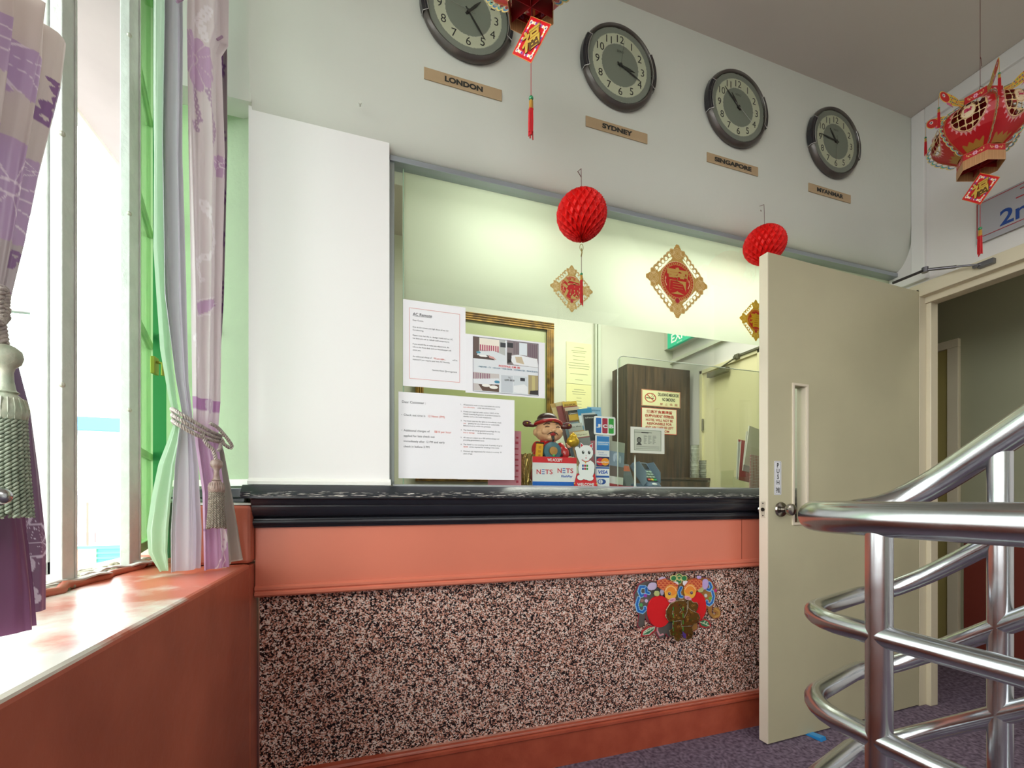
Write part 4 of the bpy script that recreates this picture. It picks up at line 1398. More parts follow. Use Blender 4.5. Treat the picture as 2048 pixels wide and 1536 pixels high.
def lantern(loc, rz, label):
    r = thing('palace_lantern', label, 'lantern', loc, rz, 'red paper lanterns hanging from the ceiling')
    sheet = vmat(0.4, 0.0, 0.12)
    hexa = [i * PI / 3 for i in range(6)]

    def band(name, z0, z1, rad, m, cvf=None, inner=True):
        if cvf is None:
            obj(name, B().lathe([(rad, z0), (rad, z1)], 6, caps=False), m, r, fix=False).modifiers.new('t', 'SOLIDIFY').thickness = 0.001
            return
        for a in hexa:
            g = cvf()
            A = np.array([math.cos(a), math.sin(a)]) * rad
            C_ = np.array([math.cos(a + PI / 3), math.sin(a + PI / 3)]) * rad
            g.build(name, 1, 1, vmat(0.4), r, thick=0.0006, fn=lambda s, t, A=A, C_=C_: np.stack([A[0] + (C_[0] - A[0]) * s, A[1] + (C_[1] - A[1]) * s, z0 + (z1 - z0) * t], -1))

    def flowers():
        g = Cv(100, 30, 50, '#b01420')
        g.put(g.box(0, 0, 100, 1.6) | g.box(0, 28.4, 100, 30), '#d8a85a')
        for x in (50,):
            for i in range(6):
                q = i / 6 * 2 * PI
                g.put(g.ell(x + 5 * math.cos(q) * 1.5, 15 + 5 * math.sin(q), 4.2, 3.4), '#dba0b4')
            g.put(g.ell(x, 15, 3), '#b04a7c')
        for s in (-1, 1):
            g.put(g.stroke([(50 + s * 14, 18), (50 + s * 22, 12), (50 + s * 30, 18), (50 + s * 38, 13)], 1.6), '#d6b06a')
            g.put(g.ell(50 + s * 26, 19, 3, 2) | g.ell(50 + s * 34, 10, 3, 2), '#d6b06a')
        return g

    def fluted():
        g = Cv(100, 40, 60, '#b98a5c')
        for i in range(25):
            g.put(g.box(i * 4, 0, i * 4 + 1.3, 40), '#a2734a')
        g.put(g.box(0, 38.5, 100, 40), '#d9b48a')
        return g

    band('base_band', 0.0, 0.046, 0.087, None, fluted)
    band('flower_band', 0.046, Z0, 0.086, None, flowers)
    band('flower_band', Z0 + ZH, Z0 + ZH + 0.036, 0.078, None, flowers)
    # crossed card spokes inside
    k = B()
    for i in range(3):
        c, s = math.cos(i * PI / 3 + 0.0), math.sin(i * PI / 3)
        k.add([(-c * 0.082, -s * 0.082, 0.02), (c * 0.082, s * 0.082, 0.02), (c * 0.074, s * 0.074, Z0 + ZH + 0.02), (-c * 0.074, -s * 0.074, Z0 + ZH + 0.02)], [(0, 1, 2, 3)])
    obj('spoke_cards', k, mat('deep_red_card', '#8f1016', 0.5), r, fix=False).modifiers.new('t', 'SOLIDIFY').thickness = 0.0008
    for n_, a in enumerate(hexa):
        g = Cv(100, 112, 84, '#b8121b')
        tt = 1 - g.Y / 112
        d = ((g.X - 50) / 37) ** 2 + ((g.Y - 47) / 38) ** 2
        ang = np.arctan2((g.Y - 47) / 38, (g.X - 50) / 37)
        sc = d < (1.0 + 0.10 * np.cos(ang * 24)) ** 2 * 1.06
        g.put(sc, '#d98f95')
        g.put(d < 1.0, '#d8b783')
        g.put((np.abs(d - 0.93) < 0.04), '#b05a66')
        hole = d < 0.80
        wob = 2.0 * np.sin(g.Y / 14)
        vl = np.abs(((g.X + wob + 5) % 13.5) - 6.7) < 1.35
        hl = np.abs(((g.Y + 1.5 * np.sin(g.X / 12) + 3) % 13.5) - 6.7) < 1.35
        ctr_ = g.ell(50, 47, 15, 16)
        g.put(hole & ~vl & ~hl & ~ctr_, None)
        g.put(ctr_, '#dcc6a0')
        g.put(g.ring(50, 47, 14, 1.6), '#b98a4c')
        zig = (g.Y > 104 - 5 * np.abs(((g.X % 20) - 10) / 10)) & (np.abs(g.X - 50) < 34)
        g.put(zig, '#a8762e')
        g.put((g.X < 1.2) | (g.X > 98.8), '#b5733a')
        aa, ab = a, a + PI / 3

        def fn(s, t, aa=aa, ab=ab):
            rr_ = brad(t)
            A = np.stack([np.cos(aa) * rr_, np.sin(aa) * rr_], -1)
            C_ = np.stack([np.cos(ab) * rr_, np.sin(ab) * rr_], -1)
            p = A + (C_ - A) * s[..., None]
            mid = (aa + ab) / 2
            bul = (np.sin(s * PI) * 0.10 * rr_)[..., None] * np.array([math.cos(mid), math.sin(mid)])
            p = p + bul
            return np.concatenate([p, (Z0 + ZH * t)[..., None]], -1)
        pn = g.build('side_panel', 1, 1, sheet, r, fn=fn, smooth=True)
        mid = (aa + ab) / 2
        t = T(0)
        t.put(('财', '意')[n_ % 2], 0, 0, 0.030, bold=0.03)
        tc_ = 1 - 47 / 112
        R_ = float(brad(tc_)) * (math.cos(PI / 6) + 0.10) + 0.0012
        t.b.move(Matrix.Translation((math.cos(mid) * R_, math.sin(mid) * R_, Z0 + ZH * tc_)) @ Matrix.Rotation(mid + PI / 2, 4, 'Z'))
        t.out(mat('magenta_ink', '#b01a48', 0.5), pn)
        # scalloped trimming along each corner
        g = Cv(200, 22, 150)
        for i in range(11):
            x = 9 + i * 18.2
            g.put(g.ell(x, 16, 11, 14), '#c9b46a')
            g.put(g.ell(x, 17, 9, 11.5), ('#2f6f9a', '#3a8f8a')[i % 2])
            g.put(g.ell(x, 18, 5.5, 8), None)
            g.put(g.ring(x, 18, 6.5, 1.2), '#e3e0b0')
        g.put(g.box(0, 18.5, 200, 22), '#9c4a2e')

        def fn2(s, t, aa=aa):
            rr_ = brad(s * 0.97) * 1.0 + t * 0.026
            return np.stack([np.cos(aa) * rr_, np.sin(aa) * rr_, Z0 + ZH * s * 0.97 - t * 0.010 * (1 - s)], -1)
        g.build('scalloped_fin', 1, 1, vmat(0.4), r, thick=0.0006, fn=fn2)
        # fish standing out over each corner
        g = Cv(150, 70, 110)
        body = g.ell(85, 36, 52, 24) | g.poly([(40, 20), (8, 4), (14, 34), (6, 62), (42, 52)])
        g.put(body, '#caa43a')
        cols = ['#a8213a', '#2c4f8f', '#d8b23c', '#3f8a5a', '#c8b13c', '#7a2c5e']
        for i in range(9):
            for j in range(5):
                x, y = 26 + i * 9 + (j % 2) * 4.5, 16 + j * 10
                if (x - 85) ** 2 / 49 ** 2 + (y - 36) ** 2 / 21 ** 2 < 1:
                    g.put(g.poly([(x - 4, y), (x, y - 4), (x + 4, y), (x, y + 4)]), cols[(i * 2 + j * 3) % 6])
        for i in range(4):
            g.put(g.stroke([(38 + i * 2, 22 + i * 9), (12, 10 + i * 15)], 3), ('#2f7f9a', '#b03050')[i % 2])
        g.put(g.ell(85, 36, 53, 25) & ~g.ell(85, 36, 50.5, 22.5), '#dcb544')
        g.put(g.ell(116, 36, 28, 25), '#dcb544')
        g.put(g.ell(116, 36, 25.5, 22.5), '#b31a1c')
        g.put(g.ell(121, 31, 7.5), '#efe9dc'); g.put(g.ell(122, 31, 5), '#24304a'); g.put(g.ell(123, 30, 1.6), '#ffffff')
        g.put(g.poly([(86, 56), (70, 69), (102, 66), (108, 56)]), '#c0587c')

        def fn3(s, t, aa=aa):
            rad = 0.070 + s * 0.140
            zz = Z0 + ZH * 0.98 + (t - 0.5) * 0.072 + s * 0.06
            return np.stack([np.cos(aa) * rad, np.sin(aa) * rad, zz], -1)
        fsh = g.build('fish', 1, 1, vmat(0.4), r, thick=0.001, fn=fn3)
        R_ = 0.207
        x, y, z = math.cos(aa) * R_, math.sin(aa) * R_, Z0 + ZH * 0.98 + 0.05
        obj('cord', B().tube([(x, y, z), (x, y, z - 0.055)], 0.0008, 5), m_gold, fsh)
        tassel(fsh, x, y, z - 0.055, 0.8, 8, 0.075)
    # hanging loop, card and tassel
    S = 0.74
    for ch in r.children_recursive:
        if ch.type == 'MESH':
            ch.data.transform(Matrix.Scale(S, 4))
    zt = (Z0 + ZH) * S
    top = CH - loc[2]
    obj('string', B().tube([(0.055, 0, zt + 0.02), (0, 0, zt + 0.07), (-0.055, 0, zt + 0.02)], 0.0008, 5).tube([(0, 0, zt + 0.068), (0, 0, top)], 0.0009, 6).tube([(0, 0, zt + 0.18), (-0.008, 0, zt + 0.165), (-0.012, 0, zt + 0.135)], 0.0009, 5), m_string, r)
    g = Cv(100, 100, 90)
    d = np.abs(g.X - 50) + np.abs(g.Y - 50)
    g.put(d < 50, '#d9a04c')
    g.put(d < 48, '#c8101c')
    cl = ['#e9c8d4', '#c04a86', '#e6d27a', '#6a3f8c', '#f0e4e0']
    random.seed(11)
    for (cx, cy) in ((50, 14), (50, 86), (14, 50), (86, 50)):
        for i in range(13):
            if cx == 50:
                x, y = 50 + (i - 6) * 2.6, cy + (abs(i - 6) * 2.3) * (1 if cy < 50 else -1)
            else:
                x, y = cx + abs(i - 6) * 2.3 * (1 if cx < 50 else -1), 50 + (i - 6) * 2.6
            g.put(g.ell(x, y, 2.5) & (d < 47), cl[(i * 3) % 5])
        g.put(g.ell(cx, cy, 4.4), '#f0d9c0')
        g.put(g.ell(cx, cy, 2), '#4a3f8c')
    CR = Matrix.Rotation(-rz - 1.75 if loc[0] > 1 else -rz - 0.95, 4, 'Z')
    zc = -0.066
    cd = g.build('blessing_card', 0.120, 0.120, vmat(0.35), r, thick=0.0012, org=(0.5, 0.5))
    cd.matrix_local = Matrix.Translation((0, 0, zc)) @ CR
    t = T(-0.0015)
    t.put('福', 0, 0, 0.056, bold=0.04)
    t.out(mat('card_dark_edge', '#5a3a10', 0.5), cd, 'lettering_outline')
    t = T(-0.0022)
    t.put('福', 0, 0, 0.053, bold=0.022)
    t.out(mat('card_gold', '#d9b24c', 0.35, 0.3), cd)
    obj('string', B().tube([(0, 0, zc + 0.059), (0, 0, 0.03)], 0.0008, 5).tube([(0, 0, zc - 0.059), (0, 0, zc - 0.142)], 0.0009, 5), mat('red_string', '#9a1a20', 0.6), r)
    tassel(r, 0, 0, zc - 0.142, 1.0, 13, 0.068)
    return r


lantern((2.149, 1.005, EZ + 1.215), 0.733, 'red palace lantern with painted fish hanging by the doorway, right')
lantern((0.385, 1.03, EZ + 1.22), 0.1, 'red palace lantern at the top edge in front of the London clock')

# ================================================================== FISH PLAQUE ON THE GRANITE
fp = thing('fish_plaque', 'colourful carp and ingot paper plaque on the granite front', 'decoration', (1.272, 1.579, EZ - 0.469))
KX, KZ = 0.00032, 0.00027


def pfn(W=1779, H=1536, y=0.0):
    def f(s, t):
        X_ = s * W
        Y_ = (1 - t) * H
        return np.stack([(X_ - 890) * KX, np.full_like(X_, y), (768 - Y_ - 0.092 * (X_ - 890)) * KZ], -1)
    return f


g = Cv(1779, 1536, 250)
E1 = [(250, 400), (340, 345), (520, 350), (600, 300), (740, 290), (850, 360), (960, 330), (1080, 290), (1240, 270), (1400, 280), (1490, 400), (1530, 500), (1500, 640), (1450, 760), (1440, 860), (1500, 900), (1530, 860),
      (1470, 850), (1480, 780), (1560, 770), (1600, 860), (1560, 950), (1470, 960), (1390, 880), (1370, 760), (1330, 860), (1260, 960), (1200, 1010), (1200, 1120), (1100, 1170), (700, 1240), (660, 1180), (640, 1250), (560, 1260), (510, 1180), (540, 1060),
      (470, 1060), (360, 960), (345, 870), (330, 1040), (270, 1100), (230, 1060), (250, 900), (190, 700), (175, 560)]
g.put(g.poly(E1), '#8f2438')
sm = g.poly([(x + (12 if x < 890 else -12), y + (12 if y < 760 else -10)) for x, y in E1])
g.put(sm & (g.X < 890), '#5f5b57'); g.put(sm & (g.X >= 890), '#a8783c')
g.put(g.poly([(280, 1230), (300, 1130), (400, 1060), (530, 1050), (520, 1130), (430, 1210)]), '#b52a30')
g.put(g.poly([(310, 1200), (330, 1140), (410, 1085), (510, 1065), (490, 1120), (410, 1190)]), '#e2ecd8')
g.put(g.poly([(320, 1195), (345, 1145), (415, 1095), (500, 1075), (480, 1118), (405, 1180)]), '#2f7a52')
g.put(g.poly([(1200, 1000), (1300, 950), (1390, 980), (1430, 1080), (1340, 1110), (1240, 1090)]), '#b52a30')
g.put(g.poly([(1225, 1000), (1300, 970), (1370, 1000), (1400, 1075), (1330, 1085), (1260, 1060)]), '#2f7a52')
for p_ in ([(330, 1170), (400, 1130), (490, 1080)], [(370, 1150), (380, 1110)], [(430, 1120), (440, 1090)], [(1230, 1005), (1300, 1030), (1390, 1070)], [(1290, 1025), (1320, 985)], [(1330, 1045), (1360, 1010)]):
    g.put(g.stroke(p_, 14), '#d6e6c4')
for s_ in ([(350, 450), (280, 450), (260, 520), (290, 590), (330, 570)], [(255, 620), (225, 720), (250, 820), (310, 840), (355, 800), (350, 770)], [(370, 470), (370, 530), (410, 545)],
           [(1345, 360), (1400, 370), (1425, 430), (1395, 480), (1360, 470)], [(1440, 500), (1465, 580), (1440, 680), (1390, 725), (1345, 700), (1350, 665)], [(920, 450), (885, 520), (900, 590), (935, 595)]):
    g.put(g.stroke(s_, 56), '#9fd4f2')
    g.put(g.stroke(s_, 34), '#1f6fc4')
for (x, y, c) in ((370, 665, '#cfc6e6'), (292, 728, '#57b05a'), (355, 583, '#a04ab0'), (1330, 572, '#d0d6dc'), (1407, 615, '#7ab84e'), (1493, 487, '#d0307c'), (305, 660, '#a8786a')):
    g.put(g.ell(x, y, 27), c)
g.put(g.stroke([(1500, 790), (1560, 830), (1560, 900), (1490, 920)], 26), '#c99a4c')
g.put(g.stroke([(545, 1040), (540, 1130), (580, 1210), (630, 1190)], 26), '#d99aa0')
g.build('backing_card', 1, 1, vmat(0.3, 0.15), fp, thick=0.0025, fn=pfn(y=-0.004))
g = Cv(1779, 1536, 220)
for (cx, cy) in ((790, 300), (880, 270), (960, 295), (870, 345)):
    g.put(g.ell(cx, cy, 58, 52), '#d8d48c')
for (cx, cy) in ((790, 300), (880, 270), (960, 295), (870, 345)):
    g.put(g.ell(cx, cy, 42, 38), '#1f7a44')
g.put(g.ring(880, 295, 32, 12), '#d8d48c')
g.build('green_cloud', 1, 1, vmat(0.3), fp, thick=0.002, fn=pfn(y=-0.008))
for nm, cx, cy, rx, ry in (('felt_disc', 560, 825, 182, 248), ('felt_disc', 1165, 745, 150, 235)):
    b = B()
    pts = []
    for i in range(48):
        a = i / 48 * 2 * PI
        x, y = cx + rx * math.cos(a), cy + ry * math.sin(a)
        pts.append(((x - 890) * KX, (768 - y - 0.092 * (x - 890)) * KZ))
    b.prism(pts, -0.012, -0.004)
    obj(nm, b, mat('red_felt', '#d8141c', 0.95, bump=0.4, bscale=300), fp, label='bright red felt disc')
for side, pts in ((0, [(505, 340), (630, 300), (760, 350), (850, 400), (830, 520), (800, 600), (690, 680), (640, 600), (620, 500), (520, 440)]), (1, [(1020, 320), (1120, 290), (1240, 310), (1240, 420), (1140, 500), (1110, 590), (1040, 630), (950, 580), (940, 420)])):
    g = Cv(1779, 1536, 260)
    wt = '#e6dfe4'
    if side == 0:
        g.put(g.ell(440, 430, 75, 60, -0.5) | g.ell(590, 320, 60, 40, -0.4), '#c9b8d8')
        g.put(g.ell(510, 540, 45, 45), '#b8c07c'); g.put(g.ell(805, 385, 48, 42), wt); g.put(g.ell(590, 520, 30, 50), '#a8a0b8')
        g.put(g.poly(pts), '#c2442a')
        hx, hy, mx, my = 730, 520, 750, 625
    else:
        g.put(g.ell(1290, 380, 60, 90, 0.2) | g.ell(1190, 270, 40, 30), '#c0a8dc')
        g.put(g.ell(1215, 470, 50, 50), '#b8b87c'); g.put(g.ell(965, 370, 48, 40), wt)
        g.put(g.poly(pts), '#c2442a')
        hx, hy, mx, my = 1040, 500, 1005, 590
    sc_ = g.poly(pts)
    for i in range(14):
        for j in range(9):
            x, y = 480 + i * 62 + (j % 2) * 31, 310 + j * 34
            g.put(g.ring(x, y, 24, 8, 0, 180) & sc_, '#eb9a5a')
    g.put(g.ell(hx, hy, 100, 118), '#f0b23c'); g.put(g.ell(hx + (10 if side == 0 else -5), hy - 30, 90, 80), '#ee8f2e')
    g.put(g.ring(hx, hy - 10, 84, 10, 190, 350), '#f6cf9c')
    ex = hx - 25 if side == 0 else hx + 22
    g.put(g.ell(ex, hy + 20, 32, 38), '#e8c84c'); g.put(g.ell(ex, hy + 22, 23, 27), '#5c2a5a'); g.put(g.ell(ex + 5, hy + 14, 7), '#f0e4f0')
    g.put(g.ell(mx, my + 20, 62, 34, -0.3 if side == 0 else 0.4), '#e7a6c0'); g.put(g.stroke([(mx - 30, my + 20), (mx + 30, my + 12)], 9), '#7a2450')
    g.build('carp', 1, 1, vmat(0.3), fp, thick=0.003, fn=pfn(y=-0.015), label='orange scaled carp facing ' + ('right' if side == 0 else 'left'))
g = Cv(1779, 1536, 260)
GP = [(640, 800), (700, 700), (800, 645), (950, 635), (985, 700), (1000, 640), (1050, 635), (1085, 670), (1140, 665), (1170, 720), (1150, 790), (1120, 830), (1170, 850), (1200, 920), (1170, 1000), (1090, 1020), (1060, 1070), (1085, 1180), (1060, 1250), (980, 1275), (910, 1240),
      (900, 1150), (885, 1080), (880, 1230), (840, 1305), (780, 1270), (765, 1210), (710, 1205), (695, 1120), (745, 1080), (740, 990), (680, 970), (635, 900)]
g.put(g.poly(GP), '#c8b08a')
sh = g.poly([(890 + (x - 890) * 0.965, 960 + (y - 960) * 0.975) for x, y in GP])
g.put(sh, '#2a1a0e')
sh2 = g.poly([(890 + (x - 890) * 0.935, 960 + (y - 960) * 0.955) for x, y in GP])
g.put(sh2, '#6e4a16')
random.seed(8)
for i in range(150):
    x, y = random.uniform(650, 1190), random.uniform(650, 1280)
    c = random.choice(['#a5703a', '#8a5a1e', '#7d1f22', '#b98a3a', '#4c5a1e', '#3a2410'])
    g.put((g.ring(x, y, random.uniform(6, 18), 7)) & sh2, c)
for s_ in ([(760, 760), (740, 860), (770, 880)], [(870, 760), (890, 800), (860, 840)], [(985, 650), (980, 820), (930, 920)], [(1000, 640), (1000, 760), (1050, 800), (1120, 830)], [(745, 980), (880, 960), (890, 1060)], [(890, 1060), (1060, 1050)]):
    g.put(g.stroke(s_, 22), '#1a120a'); g.put(g.stroke(s_, 9), '#c8b08a')
for x in (755, 913):
    g.put(g.box(x - 6, 720, x + 8, 1180) & sh2 & (np.sin(g.Y / 17) > -0.4), '#4fae4a')
g.put(g.poly([(900, 1130), (960, 1180), (960, 1250), (915, 1230)]) & sh2, '#6a4aa8')
g.build('foil_character', 1, 1, vmat(0.2, 0.55), fp, thick=0.003, fn=pfn(y=-0.019), label='dark gold holographic foil character')

# ================================================================== THINGS ON THE COUNTER
WT = 1.094                     # top of the worktop


def hx(c, r=0.4, **k):
    return mat('paint_' + c.lstrip('#'), c, r, **k)


def spot(u, Y, v=970):
    p = at(u, v, Y=Y)
    return p.x


# ---- picture frame, notices and furniture in the office
pf = thing('picture_frame', 'old gilt picture frame on the office wall behind the notices', 'picture frame', (0.882, 3.345, 1.84))
hw, hh, fw = 0.558, 0.655, 0.058
m_gilt = mat('dull_gilt', '#8f6d2a', 0.35, 0.55, bump=0.5, bscale=120, col2='#5a431c', vscale=20)
for nm, x0, x1, z0, z1 in (('top_rail', -hw, hw, hh - fw, hh), ('bottom_rail', -hw, hw, -hh, -hh + fw), ('side_rail', -hw, -hw + fw, -hh + fw, hh - fw), ('side_rail', hw - fw, hw, -hh + fw, hh - fw)):
    b = B().box(x0, x1, -0.03, 0.012, z0, z1)
    horiz = x1 - x0 > z1 - z0
    for q in (0.25, 0.55, 0.85):
        if horiz:
            z = z0 + (z1 - z0) * q
            b.tube([(x0, -0.03, z), (x1, -0.03, z)], 0.006, 8)
        else:
            x = x0 + (x1 - x0) * q
            b.tube([(x, -0.03, z0), (x, -0.03, z1)], 0.006, 8)
    obj(nm, b, m_gilt, pf, smooth=40)
obj('picture', B().box(-hw + fw, hw - fw, -0.004, 0.0, -hh + fw, hh - fw), mat('olive_picture', '#a3ac74', 0.3, var=0.08, vscale=2), pf)


def wall_notice(label, x0, x1, z0, z1, col, rows, Y=3.356):
    r = thing('wall_notice', label, 'notice', ((x0 + x1) / 2, Y, (z0 + z1) / 2), group='yellowed notices on the office wall')
    w, h = x1 - x0, z1 - z0
    obj('sheet', B().box(-w / 2, w / 2, -0.001, 0.0005, -h / 2, h / 2), hx(col, 0.6), r)
    t = T(-0.0016)
    for i, (zf, wf) in enumerate(rows):
        t.rect(-w * wf / 2, w * wf / 2, h * (0.5 - zf) - 0.002, h * (0.5 - zf) + 0.002)
    t.out(mat('faded_print', '#9aa07c', 0.7), r, 'printed_lines')


wall_notice('yellowed notice sheet pinned on the office wall, upper one', 1.57, 1.805, 2.025, 2.375, '#dde0ae', [(0.12, 0.4), (0.2, 0.6), (0.24, 0.5), (0.33, 0.5), (0.42, 0.45), (0.5, 0.8), (0.56, 0.85), (0.62, 0.8), (0.76, 0.7), (0.9, 0.3)])
wall_notice('yellowed notice sheet pinned on the office wall, lower one', 1.57, 1.805, 1.70, 2.022, '#e0dfa2', [(0.14, 0.4), (0.2, 0.55), (0.26, 0.5), (0.36, 0.2), (0.44, 0.2), (0.52, 0.2), (0.6, 0.2)])

m_wood, nt, pb, tc = node_mat('dark_wood_laminate')
mp = nt.nodes.new('ShaderNodeMapping'); mp.inputs['Scale'].default_value = (22, 22, 1.0)
nt.links.new(tc.outputs['Object'], mp.inputs['Vector'])
n1 = nt.nodes.new('ShaderNodeTexNoise'); n1.inputs['Scale'].default_value = 1.6; n1.inputs['Detail'].default_value = 8; n1.inputs['Distortion'].default_value = 0.6
nt.links.new(mp.outputs[0], n1.inputs['Vector'])
r1 = nt.nodes.new('ShaderNodeValToRGB')
r1.color_ramp.elements[0].position = 0.35; r1.color_ramp.elements[0].color = (*lin('#2b2119'), 1)
r1.color_ramp.elements[1].position = 0.68; r1.color_ramp.elements[1].color = (*lin('#5d4935'), 1)
nt.links.new(n1.outputs['Fac'], r1.inputs['Fac']); nt.links.new(r1.outputs['Color'], pb.inputs['Base Color'])
pb.inputs['Roughness'].default_value = 0.3
CY = 3.10
ca, cb_ = at(1255, 728, Y=CY), at(1380, 743, Y=CY)
cx0, cx1, cz = ca.x, cb_.x, 2.155
cab = thing('tall_cabinet', 'tall dark wood cabinet with stickers behind the glass', 'cabinet', ((cx0 + cx1) / 2, CY, 0))
w = cx1 - cx0
obj('body', B().box(-w / 2, w / 2, 0.02, 0.235, 0, cz), m_wood, cab)
obj('door', B().box(-w / 2, w / 2, 0, 0.019, 0.02, cz - 0.001), m_wood, cab, bevel=0.0015)
lc = thing('low_cabinet', 'low dark wood cabinet standing in the corner by the office door', 'cabinet', (2.545, 2.92, 0))
obj('body', B().box(-0.42, 0.11, 0.02, 0.17, 0, 1.205), m_wood, lc)
obj('door', B().box(-0.42, 0.11, 0, 0.019, 0.02, 1.19), m_wood, lc, bevel=0.0015)
obj('top_board', B().box(-0.425, 0.115, -0.005, 0.17, 1.205, 1.222), m_wood, lc, bevel=0.001)

a, b = at(1283, 780, Y=CY - 0.003), at(1361, 824, Y=CY - 0.003)
w, h = b.x - a.x, a.z - b.z - 0.02
ns = thing('no_smoking_sign', 'cream no smoking sign on the dark cabinet door', 'sign', ((a.x + b.x) / 2, CY - 0.002, (a.z + b.z) / 2 + 0.02))
g = Cv(320, 160, 190, '#b43c34')
g.put(g.rbox(2, 2, 318, 158, 4), '#e3e0b4'); g.put(g.rbox(5, 5, 315, 155, 4), '#a8423a'); g.put(g.rbox(7, 7, 313, 153, 3), '#e3e0b4')
g.put(g.stroke([(42, 80), (95, 84)], 9), '#24241e'); g.put(g.stroke([(80, 70), (90, 52), (82, 44), (96, 34)], 4), '#6a6a58')
g.put(g.stroke([(92, 72), (104, 60), (98, 44)], 4), '#6a6a58')
g.put(g.ring(72, 78, 42, 8), '#b4342c'); g.put(g.stroke([(43, 48), (101, 108)], 8), '#b4342c')
g.build('plate', w, h, vmat(0.4), ns, thick=0.001, org=(0.5, 0.5))
t = T(-0.0012)
t.put('DILARANG MEROKOK', w * 0.19, h * 0.26, h * 0.2, w * 0.54, bold=0.02).put('NO SMOKING', w * 0.19, -h * 0.03, h * 0.2, w * 0.33, bold=0.02)
t.out(mat('sign_black'), ns)
t = T(-0.0012)
t.put('禁  止  吸  烟', w * 0.19, -h * 0.32, h * 0.15, w * 0.45)
t.out(mat('sign_red'), ns, 'red_lettering')
a, b = at(1283, 820, Y=CY - 0.003), at(1354, 864, Y=CY - 0.003)
w, h = b.x - a.x, 0.215
hs = thing('valuables_sign', 'cream sign with red border warning about valuables, below the no smoking sign', 'sign', ((a.x + b.x) / 2, CY - 0.002, (a.z + b.z) / 2 - 0.002))
g = Cv(300, 190, 140, '#bf3a2e')
g.put(g.box(6, 4, 294, 184), '#e6dfc4')
g.build('plate', w, h, vmat(0.4), hs, thick=0.001, org=(0.5, 0.5))
t = T(-0.0012)
for s, z, ww in (('酒店不負責遺留', 0.36, 0.72), ('在房内的任何物品', 0.20, 0.82), ('HOTEL WILL NOT BE', 0.04, 0.76), ('RESPONSIBLE FOR', -0.10, 0.70), ('ANY VALUABLES LEFT', -0.24, 0.80), ('IN THE ROOM', -0.38, 0.55)):
    t.put(s, 0, h * z, h * (0.12 if z > 0.1 else 0.095), w * ww, bold=0.025)
t.out(mat('sign_red2', '#b03426', 0.5), hs)

ex = thing('exit_sign', 'green hanging exit sign cut off by the frosted film', 'sign', (2.36, 2.90, 2.40), -PI / 2)
obj('housing', B().box(-0.17, 0.17, 0, 0.03, -0.10, 0.06), mat('exit_green', '#1fa87e', 0.4, emit='#17b888', es=0.35), ex, bevel=0.003)
t = T(-0.001)
t.put('EXIT', -0.02, -0.035, 0.07, 0.2, bold=0.02).put('exit only', -0.02, -0.085, 0.012)
t.out(mat('exit_white', '#eef8f0', 0.4), ex)
obj('hanger_rod', B().lathe([(0.004, 0.05), (0.004, CH - 2.40)], 8, (-0.1, 0.015, 0)), steel, ex)
obj('hanger_rod', B().lathe([(0.004, 0.05), (0.004, CH - 2.40)], 8, (0.1, 0.015, 0)), steel, ex)

for i, (u, hgt, rr_, lab) in enumerate(((1386, 0.27, 0.034, 'tall translucent grey plastic cup stack beside the dark cabinet'), (1409, 0.15, 0.034, 'short translucent grey plastic cup stack beside the office door'))):
    x = spot(u, 2.98)
    c = thing('cup_stack', lab, 'cups', (x, 2.965 + (0.03 if i else -0.005), 1.222), group='translucent cups on the low cabinet')
    prof_ = [(rr_ * 0.7, 0)]
    n = 8
    for k in range(n):
        z = hgt * k / n
        prof_ += [(rr_ * (0.72 + 0.25 * (k % 4) / 4), z + 0.002), (rr_ * (0.95), z + hgt / n * 0.9), (rr_ * 0.99, z + hgt / n)]
    obj('cups', B().lathe(prof_, 20), mat('translucent_grey', '#b7bbb1', 0.2, var=0.25, vscale=30), c, smooth=50)

# ---- acrylic shield
sh_ = thing('acrylic_shield', 'clear acrylic screen with a rounded corner standing on the counter', 'screen', (0, 1.70, WT))
p0 = at(1236, 900, Y=1.70).x
zt_ = at(1300, 718, Y=1.70).z - WT
outl = [(p0, 0)]
for i in range(9):
    a = i / 8 * PI / 2
    outl.append((p0 + 0.03 - 0.03 * math.cos(a), zt_ - 0.03 + 0.03 * math.sin(a)))
x1s = 2.55
outl += [(x1s, zt_), (x1s, 0)]
obj('sheet', B().prism(outl, 0, 0.005), glass_mat('acrylic', '#fafcf9', 0.2), sh_)
obj('polished_edge', B().tube([(x, 0.0025, z) for x, z in outl[:-1]], 0.0024, 6), mat('edge_white', '#eef3ea', 0.3), sh_, smooth=60)

# ---- payment card, cat, card logos


def board(name, label, u0, u1, v0, v1, Y, cat, cvW, cvH, n, group=None, base=None):
    a, b = at(u0, v0, Y=Y), at(u1, v1, Y=Y)
    zb = base if base is not None else WT
    r = thing(name, label, cat, ((a.x + b.x) / 2, Y, zb), group=group)
    return r, b.x - a.x, (at((u0 + u1) / 2, v0, Y=Y).z - zb)


